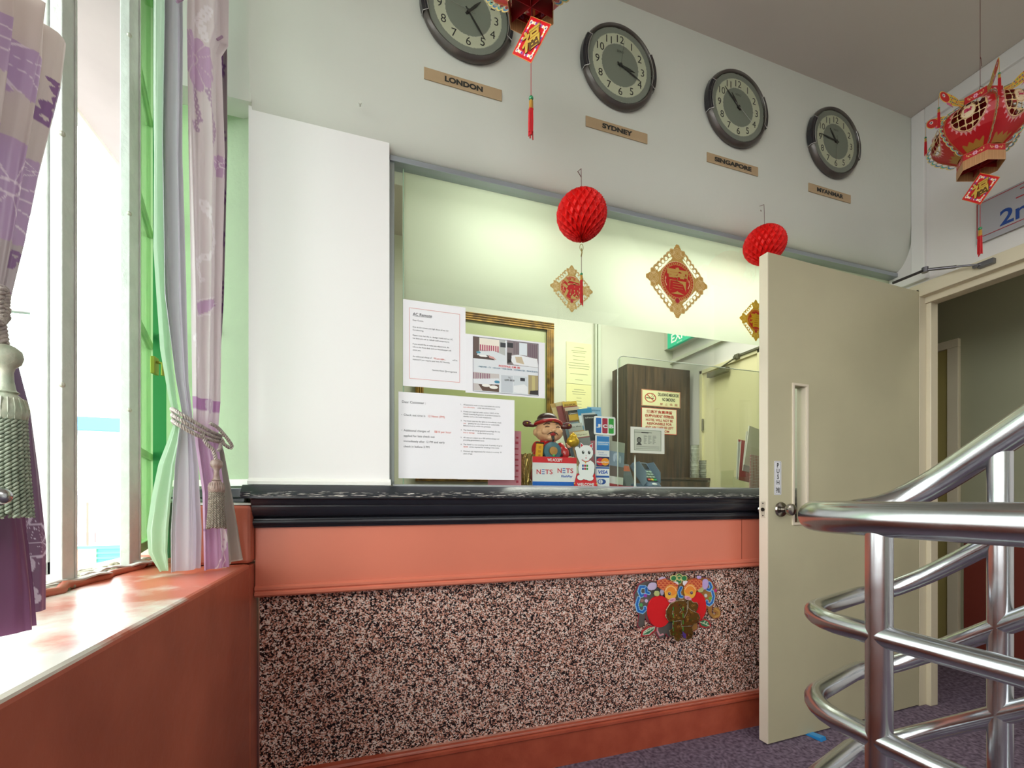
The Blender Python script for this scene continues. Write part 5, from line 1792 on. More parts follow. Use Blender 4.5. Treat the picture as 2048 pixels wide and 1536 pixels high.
m_white = hx('#e9ebee')
r, w, h = board('payment_sign', 'white counter card reading we accept, with red top and blue foot', 1065, 1153, 914, 968, 1.655, 'sign', 0, 0, 0)
obj('card', B().box(-w / 2, w / 2, 0, 0.002, 0, h), m_white, r)
obj('top_band', B().box(-w / 2, w / 2, -0.0006, 0, h * 0.81, h), hx('#d8232f'), r)
obj('foot_band', B().box(-w / 2, w / 2, -0.0006, 0, 0, h * 0.21), hx('#1466c8'), r)
obj('easel_back', B().add([(-w * 0.2, 0.002, h * 0.7), (w * 0.2, 0.002, h * 0.7), (w * 0.2, 0.05, 0), (-w * 0.2, 0.05, 0)], [(0, 1, 2, 3)]), m_white, r)
t = T(-0.0012); t.put('WE ACCEPT', 0, h * 0.905, h * 0.095, w * 0.34, bold=0.03); t.out(m_white, r, 'white_lettering')
t = T(-0.0012)
t.put('N', -w * 0.365, h * 0.52, h * 0.15, bold=0.01).put('TS', -w * 0.14, h * 0.52, h * 0.15, w * 0.17, bold=0.01).put('N', w * 0.105, h * 0.57, h * 0.15, bold=0.01).put('TS', w * 0.335, h * 0.57, h * 0.15, w * 0.17, bold=0.01)
t.out(mat('nets_red', '#cf2038', 0.4), r, 'red_lettering')
t = T(-0.0012)
for x, z in ((-w * 0.265, 0.52), (w * 0.205, 0.57)):
    for q in (-0.065, 0, 0.065):
        t.rect(x - w * 0.032, x + w * 0.032, h * (z + q) - h * 0.011, h * (z + q) + h * 0.011)
t.put('FlashPay', w * 0.27, h * 0.38, h * 0.10, w * 0.26, shear=0.25, bold=0.02)
t.out(mat('nets_blue', '#1c55b8', 0.4), r, 'blue_lettering')

r, w, h = board('lucky_cat_cutout', 'white beckoning cat cardboard cutout on a red welcome base', 1146, 1196, 883, 966, 1.645, 'figure', 0, 0, 0)
g = Cv(330, 560, 150)
K = '#3a3a44'
W_ = '#f1f3f6'
g.put(g.poly([(10, 560 - 30), (50, 380), (290, 380), (325, 530), (270, 556), (165, 560), (60, 552)]), '#b01d2c')
g.put(g.poly([(20, 522), (56, 390), (285, 390), (316, 524), (260, 548), (165, 552), (70, 545)]), '#d9222e')
for s in (20, 312):
    g.put(g.ell(s, 500, 9), '#d9b04c')
for a_ in ((170, 130, 98, 92), (175, 330, 110, 130), (100, 430, 50, 36), (220, 435, 54, 36), (55, 90, 36, 30), (235, 300, 55, 70)):
    g.put(g.ell(*a_), K)
g.put(g.stroke([(60, 95), (75, 170), (110, 240)], 62), K)
for q in ([(85, 80), (95, 0), (150, 45)], [(200, 45), (265, 5), (262, 90)]):
    g.put(g.poly(q), K)
for a_ in ((170, 130, 94, 88), (175, 330, 106, 126), (100, 430, 46, 32), (220, 435, 50, 32), (55, 90, 32, 26), (235, 300, 51, 66)):
    g.put(g.ell(*a_), W_)
g.put(g.stroke([(60, 95), (75, 170), (110, 240)], 54), W_)
for q in ([(91, 76), (99, 10), (144, 48)], [(206, 46), (260, 13), (257, 84)]):
    g.put(g.poly(q), W_)
for q in ([(98, 70), (104, 24), (134, 50)], [(214, 48), (252, 24), (250, 74)]):
    g.put(g.poly(q), '#d6203c')
for x in (132, 212):
    g.put(g.ell(x, 130, 17, 20), '#2b3a34'); g.put(g.ell(x, 130, 9, 12), '#101418'); g.put(g.ell(x + 5, 122, 4), W_)
g.put(g.ell(172, 168, 5, 4), '#e39aa8'); g.put(g.ell(170, 196, 9, 7), '#c84a5c')
g.put(g.ring(170, 150, 88, 10, 50, 130), '#c4202c'); g.put(g.ell(165, 248, 11, 14), '#e0b45c')
for i, c in enumerate(('#1f4f9e', '#b01c3c', '#1f8a3c')):
    g.put(g.rbox(118 + i * 28, 275, 142 + i * 28, 340, 6), c)
g.put(g.box(116, 302, 204, 312), W_)
g.build('cutout', w, h, vmat(0.35), r, thick=0.002)
t = T(-0.0008); t.put('WELCOME', 0, h * 0.085, h * 0.065, w * 0.68, bold=0.03); t.out(m_white, r)

r, w, h = board('card_brand_sign', 'square white card logo sign with blue, red and green stripes', 1188, 1231, 833, 870, 1.672, 'sign', 0, 0, 0)
base = at(1210, 870, Y=1.672).z - WT
g = Cv(260, 250, 120)
g.put(g.rbox(0, 0, 260, 250, 22), '#f0f2f4')
for x, c in ((22, '#1f72c8'), (98, '#a81c40'), (174, '#2fa03c')):
    g.put(g.rbox(x, 22, x + 66, 228, 22) | (g.box(x, 100, x + 30, 228) if False else g.rbox(x, 22, x + 66, 228, 14)), c)
pl = g.build('panel', w, h - base, vmat(0.3), r, thick=0.002)
pl.location.z = base
t = T(-0.0012)
zc_ = (h + base) / 2
for ch, x in (('J', -0.30), ('C', 0.0), ('B', 0.30)):
    t.put(ch, w * x, zc_ - 0.002, (h - base) * 0.20, w * 0.20, bold=0.05)
t.out(m_white, pl).location.z = -base
obj('stem', B().box(-0.004, 0.004, 0.002, 0.006, 0, base + 0.03), glass_mat('acrylic'), r)

r, w, h = board('payment_logo_strip', 'upright strip of five payment card logos under the striped logo sign', 1191, 1219, 871, 969, 1.668, 'sign', 0, 0, 0)
g = Cv(170, 680, 90, '#e9ecf0')
g.put(g.box(14, 10, 168, 190), '#2a7fc9'); g.put(g.box(14, 72, 168, 128), '#5aa2dc')
g.put(g.box(8, 272, 168, 400), '#1c2c5a'); g.put(g.ell(60, 335, 48), '#cc1f2c'); g.put(g.ell(118, 335, 48), '#f09a1e')
g.put(g.box(4, 404, 168, 540), '#1c56a8'); g.put(g.box(10, 424, 168, 512), '#eef1f4')
g.put(g.ell(60, 590, 34), '#1f5aa8'); g.put(g.ell(84, 590, 42, 34), '#1f4f9e'); g.put(g.ell(62, 590, 26), '#dfe6ee'); g.put(g.box(58, 566, 64, 614), '#1f4f9e')
g.build('strip', w, h, vmat(0.3), r, thick=0.002)
t = T(-0.0008)
f = lambda y: h * (1 - y / 680)
t.put('AMERICAN', w * 0.04, f(88), h * 0.018, w * 0.8, bold=0.03).put('EXPRESS', w * 0.04, f(112), h * 0.018, w * 0.7, bold=0.03).put('MasterCard', 0.0, f(338), h * 0.032, w * 0.82, bold=0.02)
t.out(m_white, r, 'white_lettering')
t = T(-0.0008)
t.put('VISA', w * 0.03, f(468), h * 0.07, w * 0.74, shear=0.25, bold=0.03).put('Cards', -w * 0.12, f(218), h * 0.022, w * 0.4).put('Welcome', w * 0.02, f(245), h * 0.022, w * 0.6).put('Diners Club', 0, f(650), h * 0.016, w * 0.8)
t.out(mat('nets_blue'), r, 'blue_lettering')

# ---- god of fortune figurine
fg = thing('fortune_figurine', 'smiling red robed fortune figurine with a winged hat and gold ingot', 'figurine', (0.752, 1.80, WT))
FK = 1.80 / 1.75
def Fp(x, z): return ((x - 0.7425) * FK, (z + EZ - WT) * FK)
m_skin = hx('#e8b48c', 0.3)
m_robe = hx('#b8171c', 0.22, coat=0.4)
m_au = mat('figurine_gold', '#c9a32c', 0.25, 0.6)


def blob(name, parts, m, parent, vox=0.0028, label=None):
    b = B()
    for c, r_ in parts:
        b.ell(c, r_, 22, 14)
    o = obj(name, b, m, parent, smooth=180, label=label)
    k = o.modifiers.new('fuse', 'REMESH'); k.mode = 'VOXEL'; k.voxel_size = vox; k.use_smooth_shade = True
    k = o.modifiers.new('soft', 'SMOOTH'); k.iterations = 4; k.factor = 0.6
    return o


blob('body', [((0, 0, 0.060), (0.086, 0.055, 0.058)), ((0, 0, 0.12), (0.062, 0.045, 0.05)), ((0, 0, 0.175), (0.056, 0.040, 0.045)), ((0, 0, 0.21), (0.036, 0.03, 0.03)),
              ((-0.056, -0.015, 0.172), (0.026, 0.024, 0.038)), ((-0.066, -0.03, 0.142), (0.020, 0.022, 0.026)), ((0.056, -0.012, 0.172), (0.024, 0.022, 0.036)), ((0.074, -0.022, 0.158), (0.018, 0.019, 0.028)),
              ((-0.05, -0.045, 0.03), (0.042, 0.034, 0.03)), ((0.05, -0.045, 0.03), (0.042, 0.034, 0.03)), ((-0.045, -0.05, 0.085), (0.034, 0.026, 0.024)), ((0.048, -0.05, 0.085), (0.034, 0.026, 0.024))], m_robe, fg, label='glossy red seated robe')
hd = blob('head', [((0, -0.008, 0.262), (0.058, 0.050, 0.050)), ((0, -0.012, 0.243), (0.062, 0.048, 0.036)), ((-0.030, -0.048, 0.25), (0.020, 0.014, 0.016)), ((0.030, -0.048, 0.25), (0.020, 0.014, 0.016)),
                   ((0, -0.062, 0.252), (0.010, 0.009, 0.008)), ((-0.060, 0, 0.25), (0.010, 0.008, 0.016)), ((0.060, 0, 0.25), (0.010, 0.008, 0.016)), ((0, -0.04, 0.222), (0.026, 0.018, 0.014))], m_skin, fg, 0.0022)
for s in (-1, 1):
    obj('eye', B().tube([(s * 0.034, -0.052, 0.266), (s * 0.026, -0.056, 0.270), (s * 0.016, -0.057, 0.267)], 0.0017, 6), hx('#3a241c'), hd)
    obj('eyebrow', B().tube([(s * 0.040, -0.047, 0.277), (s * 0.028, -0.054, 0.283), (s * 0.014, -0.056, 0.281)], 0.0020, 6), hx('#3a241c'), hd)
obj('mouth', B().ell((0, -0.058, 0.236), (0.013, 0.006, 0.009), 14, 8), hx('#a3141c'), hd, smooth=80)
obj('beard', B().tube([(0, -0.056, 0.226), (0, -0.062, 0.214), (0, -0.060, 0.200)], [0.008, 0.006, 0.0015], 8), hx('#1f1a1a'), hd, smooth=60)
for s in (-1, 1):
    obj('moustache', B().tube([(s * 0.003, -0.062, 0.243), (s * 0.016, -0.062, 0.240), (s * 0.026, -0.054, 0.232)], [0.002, 0.0022, 0.0008], 6), hx('#1f1a1a'), hd)
ht = blob('hat', [((0, 0.002, 0.292), (0.062, 0.054, 0.024)), ((0, 0.008, 0.312), (0.046, 0.044, 0.028))], hx('#3a1a1c', 0.3), fg, label='dark winged official hat')
obj('hat_band', B().tube([(0.060 * math.cos(a), -0.004 + 0.052 * math.sin(a), 0.286 + 0.012 * math.sin(a) ** 2 * (1 if math.sin(a) < 0 else 0)) for a in np.linspace(0, 2 * PI, 33)], 0.0075, 10), m_robe, ht, smooth=60)
for s in (-1, 1):
    obj('hat_wing', B().tube([(s * 0.05, 0, 0.288), (s * 0.07, 0, 0.278), (s * 0.088, 0, 0.280)], [0.008, 0.007, 0.009], 10).ell((s * 0.098, 0, 0.286), (0.021, 0.007, 0.015)), hx('#5a1618', 0.3), ht, smooth=60)
    obj('gold_stud', B().ell((s * 0.100, -0.008, 0.287), (0.004, 0.003, 0.004), 10, 6), m_au, ht, smooth=60)
obj('gold_stud', B().ell((0, -0.058, 0.296), (0.007, 0.004, 0.007), 12, 8), m_au, ht, smooth=60)
bel = obj('belt', B().tube([(0.062 * math.cos(a), 0.048 * math.sin(a) - 0.002, 0.146 + 0.010 * (1 + math.sin(a))) for a in np.linspace(0, 2 * PI, 33)], 0.008, 10), hx('#1f2c2c', 0.3), fg, smooth=60)
g_ = B().lathe([(0.001, -0.062), (0.040, -0.056), (0.042, -0.048)], 30, (0, 0, 0.163), 'y')
obj('robe_panel', g_, hx('#3f6e7e', 0.3, coat=0.3), fg, smooth=50, label='blue and gold round chest panel')
obj('chest_medallion', B().lathe([(0.001, -0.068), (0.018, -0.066), (0.019, -0.06)], 24, (0, 0, 0.163), 'y'), hx('#b88a4a', 0.3), fg, smooth=50)
obj('jade_bead', B().ell((0, -0.068, 0.143), (0.006, 0.005, 0.006)), hx('#4fae5c', 0.15), fg, smooth=80)
obj('robe_hem', B().tube([(-0.085, -0.05, 0.03), (-0.05, -0.08, 0.045), (0, -0.07, 0.06), (0.05, -0.08, 0.045), (0.085, -0.05, 0.03)], 0.008, 10), m_au, fg, smooth=60)
for s, (hx_, hy_, hz_) in ((-1, (-0.064, -0.052, 0.125)), (1, (0.084, -0.044, 0.192))):
    b = B()
    b.ell((hx_, hy_, hz_), (0.013, 0.010, 0.012))
    for f_ in range(4):
        b.tube([(hx_ - 0.009 + f_ * 0.006, hy_ - 0.007, hz_ + 0.004), (hx_ - 0.010 + f_ * 0.0066, hy_ - 0.012, hz_ + 0.013), (hx_ - 0.010 + f_ * 0.0066, hy_ - 0.008, hz_ + 0.019 - 0.001 * abs(f_ - 1.5))], [0.0033, 0.003, 0.0026], 8)
    b.tube([(hx_ + s * -0.010, hy_, hz_), (hx_ + s * -0.017, hy_ - 0.004, hz_ + 0.008)], [0.0035, 0.003], 8)
    o = obj('hand', b, m_skin, fg, smooth=60)
sc_ = B().box(-0.016, 0.016, -0.003, 0.003, -0.034, 0.034).move(Matrix.Translation((-0.066, -0.064, 0.158)) @ Matrix.Rotation(0.08, 4, 'Y'))
o = obj('scroll_plaque', sc_, hx('#e8ac14'), fg, bevel=0.001)
t = T(0); t.put('招', 0, 0.018, 0.012).put('财', 0, 0.0, 0.012).put('进', 0, -0.018, 0.012)
t.b.move(Matrix.Translation((-0.066, -0.0675, 0.158)) @ Matrix.Rotation(0.08, 4, 'Y')); t.out(hx('#8a3a1c'), o)
for z in (-0.036, 0.036):
    obj('plaque_rod', B().tube([(-0.084 + z * 0.08, -0.064, 0.158 + z), (-0.048 + z * 0.08, -0.064, 0.158 + z)], 0.004, 8), hx('#2a1a14'), fg)
gd = blob('gold_ingot', [((0.098, -0.052, 0.208), (0.030, 0.022, 0.024)), ((0.098, -0.052, 0.226), (0.020, 0.016, 0.012)), ((0.090, -0.056, 0.232), (0.010, 0.008, 0.008)), ((0.106, -0.056, 0.232), (0.010, 0.008, 0.008)), ((0.098, -0.054, 0.240), (0.009, 0.008, 0.008))], m_au, fg, 0.002)
for ch in list(fg.children):
    pass
fg.scale = (1.0, 1.0, 1.0)

# ---- brochures in a tiered acrylic rack
rk = thing('brochure_rack', 'clear tiered acrylic rack holding brochures behind the figurine', 'rack', (0.93, 1.86, WT))
ac = glass_mat('acrylic')
k = B()
for i, z in enumerate((0.02, 0.10, 0.18)):
    y = i * 0.03
    obj('tier', B().box(-0.13, 0.13, y - 0.002, y, z - 0.02, z + 0.055).box(-0.13, 0.13, y, y + 0.028, z - 0.02, z - 0.017), ac, rk)
obj('back_plate', B().box(-0.13, 0.13, 0.09, 0.093, 0, 0.28), ac, rk)
obj('base', B().box(-0.13, 0.13, -0.01, 0.095, 0, 0.002), ac, rk)


def leaflet(u, v, w, h, Y, roll, cover, bands, label, title=None, tcol='#f0f0ea', group='tourist brochures in the acrylic rack', th=0.002, lean=0.12, name='brochure', cat='brochure'):
    """u,v: where its top middle shows; roll leans it sideways"""
    p = at(u, v, Y=Y)
    r = thing(name, label, cat, (p.x - math.sin(roll) * h, Y - 0.0, p.z - h * math.cos(roll)), group=group, rot=(-lean, roll, 0))
    g = Cv(100, int(100 * h / w), 40, cover)
    H_ = int(100 * h / w)
    for (y0, y1, c) in bands:
        g.put(g.box(0, y0 * H_, 100, y1 * H_), c)
    b = B().box(-w / 2, w / 2, 0.0004, th, 0, h)
    obj('pages', b, hx('#d9d9d2'), r)
    g.build('cover', w, h, vmat(0.3), r)
    if title:
        t = T(-0.0006)
        t.put(title, 0, h * 0.90, h * 0.055, w * 0.8, bold=0.02)
        t.out(hx(tcol), r)
    return r


BW, BH = 0.078, 0.165
R_ = -0.16
bro = [
    (1118, 803, 1.965, R_ - 0.10, '#d9c48a', [(0, 0.12, '#c9a25a')], 'cream brochure at the far left of the rack top row', None, '#fff'),
    (1128, 802, 1.960, R_ - 0.06, '#8a3a3a', [(0, 0.1, '#d0c090')], 'maroon brochure behind the yellow topped one', None, '#fff'),
    (1142, 801, 1.952, R_, '#8f4438', [(0, 0.14, '#d8b444'), (0.3, 1, '#7a3630')], 'dark red brochure with a yellow strip across its top', 'SINGAPORE', '#5a3a10'),
    (1147, 812, 1.940, R_, '#7a4a3a', [(0, 0.1, '#c9b8a0')], 'brown brochure edge between the red and black ones', None, '#fff'),
    (1153, 818, 1.930, R_, '#c9a434', [(0, 0.12, '#2c2e2c'), (0.3, 0.36, '#5a4a1c'), (0.36, 1, '#8a7a3a')], 'yellow brochure with a black title strip', 'Discovering', '#e0e0d8'),
    (1172, 815, 1.925, R_, '#2a86b8', [(0.2, 0.5, '#d8e4ea')], 'bright blue brochure beside the pale blue one', None, '#fff'),
    (1192, 812, 1.955, -0.02, '#7ea6c8', [(0.0, 0.3, '#88b0d0'), (0.3, 1, '#5a86ae')], 'pale blue brochure standing upright at the back', 'Visitors', '#3f6e96'),
    (1184, 827, 1.918, -0.10, '#3a3a3c', [(0.14, 0.5, '#26282a')], 'black shopping brochure right of the rack middle', 'shop', '#c9ccc8'),
    (1180, 824, 1.922, -0.14, '#b9c0c4', [], 'light grey brochure behind the black shopping one', None, '#fff'),
    (1153, 845, 1.885, R_, '#a8aea8', [(0, 0.1, '#c0c6c2'), (0.5, 1, '#6e7a84')], 'grey brochure in the rack middle row', 'City Map', '#7a8078'),
    (1146, 843, 1.888, R_ - 0.03, '#6d8a96', [], 'blue grey brochure edge in the rack middle row', None, '#fff'),
    (1138, 842, 1.893, R_ - 0.06, '#5f4a4a', [], 'dark brown brochure edge in the rack middle row', None, '#fff'),
    (1166, 861, 1.850, R_, '#d5d3b8', [(0.16, 0.2, '#8a4a4c'), (0.2, 0.5, '#7e8484'), (0.5, 1, '#a86a72')], 'cream brochure with a grey photo in the front row', 'Flyer', '#8a8a6c'),
    (1157, 860, 1.855, R_ - 0.03, '#b09468', [], 'tan brochure edge in the front row', None, '#fff'),
    (1186, 880, 1.845, -0.10, '#a8606e', [(0.4, 1, '#6a7a86')], 'pinkish brochure half hidden by the logo strip', None, '#fff'),
]
for (u, v, Y, roll, c, bands, lab, ti, tcol) in bro:
    leaflet(u, v, BW, BH, Y, roll, c, bands, lab, ti, tcol)

r = leaflet(1240, 882, 0.078, 0.205, 1.70, 0.12, '#b8bcc0', [(0, 0.22, '#b6b8ac'), (0.22, 0.55, '#8fa2b8'), (0.55, 0.78, '#6b5f58'), (0.78, 0.94, '#dcdcd8'), (0.94, 1, '#a8343c')], 'leaflet of pale blue statues leaning in a clear holder', None, lean=0.1, group='leaflets beside the card terminal')
g = Cv(100, 150, 60)
for (x, y, rx, ry) in ((30, 60, 12, 34), (58, 50, 13, 40), (80, 70, 9, 30), (45, 30, 10, 12)):
    g.put(g.ell(x, y, rx, ry), '#c3d2e4')
g.build('statue_picture', 0.06, 0.085, vmat(0.35), r, y=-0.0008).location.z = 0.08
r = leaflet(1224, 884, 0.070, 0.19, 1.715, 0.10, '#cfd3d6', [(0.5, 1, '#b9bfc6')], 'pale grey leaflet behind the statue leaflet', None, lean=0.1, group='leaflets beside the card terminal')
lh = thing('leaflet_holder', 'small clear holder with a red line around the statue leaflet', 'holder', (at(1250, 970, Y=1.692).x, 1.685, WT))
obj('pocket', B().box(-0.052, 0.052, 0, 0.0025, 0, 0.06).box(-0.052, 0.052, 0.0, 0.05, 0, 0.002), ac, lh)
obj('red_line', B().box(-0.052, 0.052, -0.0008, 0, 0.010, 0.0135), hx('#a8242c'), lh)

pn = thing('counter_pen', 'white pen standing upright in its holder beside the card terminal', 'pen', (at(1270, 950, Y=1.665).x, 1.665, WT))
obj('barrel', B().lathe([(0.0045, 0.0), (0.0042, 0.12), (0.003, 0.138), (0.0008, 0.149)], 14), hx('#d8d9d6', 0.25), pn, smooth=40)
obj('base', B().lathe([(0.016, 0), (0.016, 0.004), (0.006, 0.012), (0.0046, 0.018)], 20), hx('#b9bfc2', 0.2), pn, smooth=40)
r = thing('folded_slip', 'pale green slip of paper lying by the pen', 'paper', (at(1290, 972, Y=1.66).x, 1.64, WT))
obj('slip', B().slab([(-0.04, -0.01), (0.03, -0.02), (0.05, 0.03), (-0.03, 0.04)], 0, 0.004), hx('#cfdcc4'), r)

# card terminal
tm = thing('card_terminal', 'blue grey card payment terminal with a keypad and side shield', 'card terminal', (at(1296, 960, Y=1.76).x + 0.008, 1.74, WT), 0.25)
m_tb = hx('#5d7390', 0.35)
tilt_ = Matrix.Translation((0, 0, 0.020)) @ Matrix.Rotation(math.radians(62), 4, 'X')
# local face plane: x across, z up along the tilted face
b = B().box(-0.045, 0.045, -0.004, 0.030, -0.03, 0.120)
b.v = [(x * (1 if z > 0 else 0.95), y, z) for x, y, z in b.v]
F_ = Matrix.Translation((0, 0, 0.036)) @ Matrix.Rotation(math.radians(-38), 4, 'X')
obj('casing', b.move(F_), m_tb, tm, bevel=0.004)
obj('foot', B().box(-0.045, 0.045, -0.01, 0.09, 0, 0.03), m_tb, tm, bevel=0.004)
for s in (-1, 1):
    q = [(s * 0.050, -0.004, -0.01), (s * 0.050, -0.034, 0.03), (s * 0.050, -0.034, 0.095), (s * 0.050, 0.0, 0.118), (s * 0.050, 0.02, 0.118), (s * 0.050, 0.02, -0.01)]
    q2 = [(x - s * 0.002, y, z) for x, y, z in q]
    k = B().add(q + q2, [tuple(range(6)), tuple(range(11, 5, -1))] + [(i, i + 6, (i + 1) % 6 + 6, (i + 1) % 6) for i in range(6)])
    obj('side_shield', k.move(F_), hx('#7c90a8', 0.3), tm)
obj('screen', B().box(-0.032, 0.032, -0.0055, -0.004, 0.075, 0.112).move(F_), hx('#20262c', 0.1), tm)
kp_ = obj('keypad', B().box(-0.034, 0.034, -0.0052, -0.004, -0.002, 0.070).move(F_), hx('#2c333c', 0.4), tm)
for i in range(4):
    for j in range(3):
        c = '#9fb4a8' if i else ('#cc4a3c', '#d9c23c', '#2fae6c')[j]
        obj('key', B().box(-0.030 + j * 0.021, -0.013 + j * 0.021, -0.009, -0.005, 0.002 + i * 0.0165, 0.013 + i * 0.0165).move(F_), hx(c, 0.4), kp_, bevel=0.001)
obj('maker_badge', B().ell((0, -0.005, -0.018), (0.018, 0.002, 0.007), 18, 6).move(F_), hx('#dfe3e8'), tm, smooth=60)
tm2 = thing('contactless_reader', 'slim dark card reader with an orange screen behind the terminal', 'card reader', (at(1280, 945, Y=1.82).x - 0.01, 1.88, WT), 0.3)
F2 = Matrix.Translation((0, 0, 0.015)) @ Matrix.Rotation(math.radians(-20), 4, 'X')
obj('casing', B().box(-0.035, 0.035, 0, 0.02, 0, 0.125).move(F2), hx('#6d7880', 0.3), tm2, bevel=0.003)
obj('screen', B().box(-0.028, 0.028, -0.0008, 0, 0.085, 0.115).move(F2), hx('#c46a4c', 0.3), tm2)
obj('foot', B().box(-0.035, 0.035, 0, 0.05, 0, 0.02), hx('#6d7880', 0.3), tm2)

# pink card and gold foil at the left
pk = thing('pink_card', 'pink leaflet standing behind the rules sheet', 'card', (0.512, 1.648, WT), 0)
obj('sheet', B().box(-0.075, 0.062, 0, 0.002, 0, 0.226), hx('#d88a9c', 0.5), pk)
t = T(-0.001)
random.seed(2)
for i in range(9):
    t.rect(0.035 + random.uniform(-0.006, 0.006), 0.05, 0.02 + i * 0.022, 0.024 + i * 0.022 + random.random() * 0.006)
t.out(hx('#c03a56'), pk, 'printed_marks')
gf = thing('gold_foil_pot', 'crumpled gold foil wrapped pot between the pink card and the payment sign', 'foil', (at(1054, 950, Y=1.72).x - 0.012, 1.715, WT))
b = B().lathe([(0.015, 0), (0.02, 0.03), (0.028, 0.08), (0.036, 0.12), (0.042, 0.140), (0.03, 0.132), (0.01, 0.12)], 48)
b.v = [(x + random.uniform(-1, 1) * 0.0028, y + random.uniform(-1, 1) * 0.0028, max(0, z + random.uniform(-1, 1) * 0.003)) for x, y, z in b.v]
obj('foil', b, mat('gold_foil', '#b59c5c', 0.22, 0.8, bump=1.0, bscale=90), gf)

# booklets leaning in a pocket at the right, partly behind the door
hd_ = thing('booklet_pocket', 'clear pocket holding red booklets beside the open door', 'holder', (2.02, 1.86, WT))
obj('front_plate', B().box(-0.17, 0.14, 0, 0.003, 0, 0.075), ac, hd_)
obj('base', B().box(-0.17, 0.14, 0, 0.09, 0, 0.002), ac, hd_)
obj('side_plate', B().box(-0.17, -0.167, 0, 0.09, 0, 0.11), ac, hd_)
for i, (u, v, Y, c, lab) in enumerate(((1503, 882, 1.91, '#d9d6dc', 'white booklet with a red top corner leaning in the pocket'), (1509, 885, 1.90, '#c02a4c', 'crimson booklet leaning in the pocket'), (1520, 868, 1.89, '#b9aeb2', 'grey booklet nearest the door edge'), (1525, 858, 1.88, '#d8cfc0', 'cream booklet mostly hidden by the door edge'))):
    r = leaflet(u, v, 0.15, 0.225, Y, 0.13 + 0.04 * i, c, [(0, 0.05, '#c02a4c')] if i < 2 else [(0, 0.5, '#e0d8cc')], lab, lean=0.08, group='booklets beside the open door', th=0.006, name='booklet', cat='booklet')
gg = Cv(100, 110, 90, '#d9c4c8')
for i in range(20):
    gg.put(gg.box(i * 5, 0, i * 5 + 2.6, 110), '#a8384e')
for i in range(22):
    gg.put(gg.box(0, i * 5, 100, i * 5 + 1.6), '#d9c4c8')
r = thing('checked_folder', 'red and white checked folder standing in front of the booklets', 'folder', (2.045, 1.845, WT), rot=(-0.06, 0.1, 0))
gg.build('cover', 0.20, 0.19, vmat(0.4), r, thick=0.004)

# ================================================================== CURTAINS


def plane_hit(u, A, D):
    """where the view column u meets the vertical plane through A with direction D (x,y)"""
    r = ray(u, 998)
    det = r.x * (-D[1]) + r.y * D[0]
    k = (A[0] * (-D[1]) + A[1] * D[0]) / det
    return r.x * k, r.y * k


def cloth(name, parent, rows, A, Bp, nf, amp, m, paint, n=150, off=0.0, phase=0.0, nz=170, label=None, hem=None):
    """rows: (v, uL, uR, amplitude factor); hangs in the vertical plane A-Bp with nf folds"""
    D = (Bp[0] - A[0], Bp[1] - A[1])
    L = math.hypot(*D)
    D = (D[0] / L, D[1] / L)
    N = (D[1], -D[0])           # towards the room
    zs, xl, xr, af = [], [], [], []
    for v, uL, uR, f in rows:
        pl, pr = plane_hit(uL, A, D), plane_hit(uR, A, D)
        pm = plane_hit((uL + uR) / 2, A, D)
        d = pm[0] * math.sin(YAW) + pm[1] * math.cos(YAW)
        zs.append(EZ + (998 - v) / 875 * d)
        xl.append((pl[0] - A[0]) * D[0] + (pl[1] - A[1]) * D[1])
        xr.append((pr[0] - A[0]) * D[0] + (pr[1] - A[1]) * D[1])
        af.append(f)
    zs, xl, xr, af = map(np.array, (zs, xl, xr, af))
    vs_ = np.array([r_[0] for r_ in rows], float)
    V0, V1 = vs_[0], vs_[-1]
    g = Cv(100, V1 - V0, n, '#ffffff')
    g.ny = nz
    g.X, g.Y = np.meshgrid(np.linspace(0, 100, n + 1), np.linspace(0, V1 - V0, nz + 1))
    g.c = np.ones((nz + 1, n + 1, 3))
    g.a = np.ones((nz + 1, n + 1), bool)
    paint(g, V0)

    def smooth_i(x, xp, fp):
        i = np.clip(np.searchsorted(xp, x) - 1, 0, len(xp) - 2)
        t = np.clip((x - xp[i]) / (xp[i + 1] - xp[i]), 0, 1)
        t = t * t * (3 - 2 * t) * 0.5 + t * 0.5
        return fp[i] + (fp[i + 1] - fp[i]) * t

    def fn(s, t):
        v = V0 + (1 - t) * (V1 - V0)
        z = smooth_i(v, vs_, zs)
        a = smooth_i(v, vs_, xl)
        b = smooth_i(v, vs_, xr)
        f = smooth_i(v, vs_, af)
        ph = 2 * PI * nf * s + phase
        wob = 0.35 * np.sin(v / 170 + s * 5)
        w1 = np.sin(ph + wob)
        w = np.sign(w1) * np.abs(w1) ** 0.8 + 0.25 * np.sin(2.3 * ph + 1 + v / 260)
        d = amp * f * w * np.clip((1 - s) * 7, 0.15, 1) + off
        ss = s + 0.35 / (2 * PI * max(nf, 1)) * np.sin(2 * (ph + wob)) * np.clip(f, 0, 1)
        ss = np.clip(ss, 0, 1)
        p = a + (b - a) * ss
        if hem is not None:
            z = z + hem * (s - 0.5) * np.clip((0.15 - t) / 0.15, 0, 1)
        return np.stack([A[0] + D[0] * p + N[0] * d, A[1] + D[1] * p + N[1] * d, z], -1)
    return g.build(name, 1, 1, m, parent, fn=fn, smooth=True, label=label)


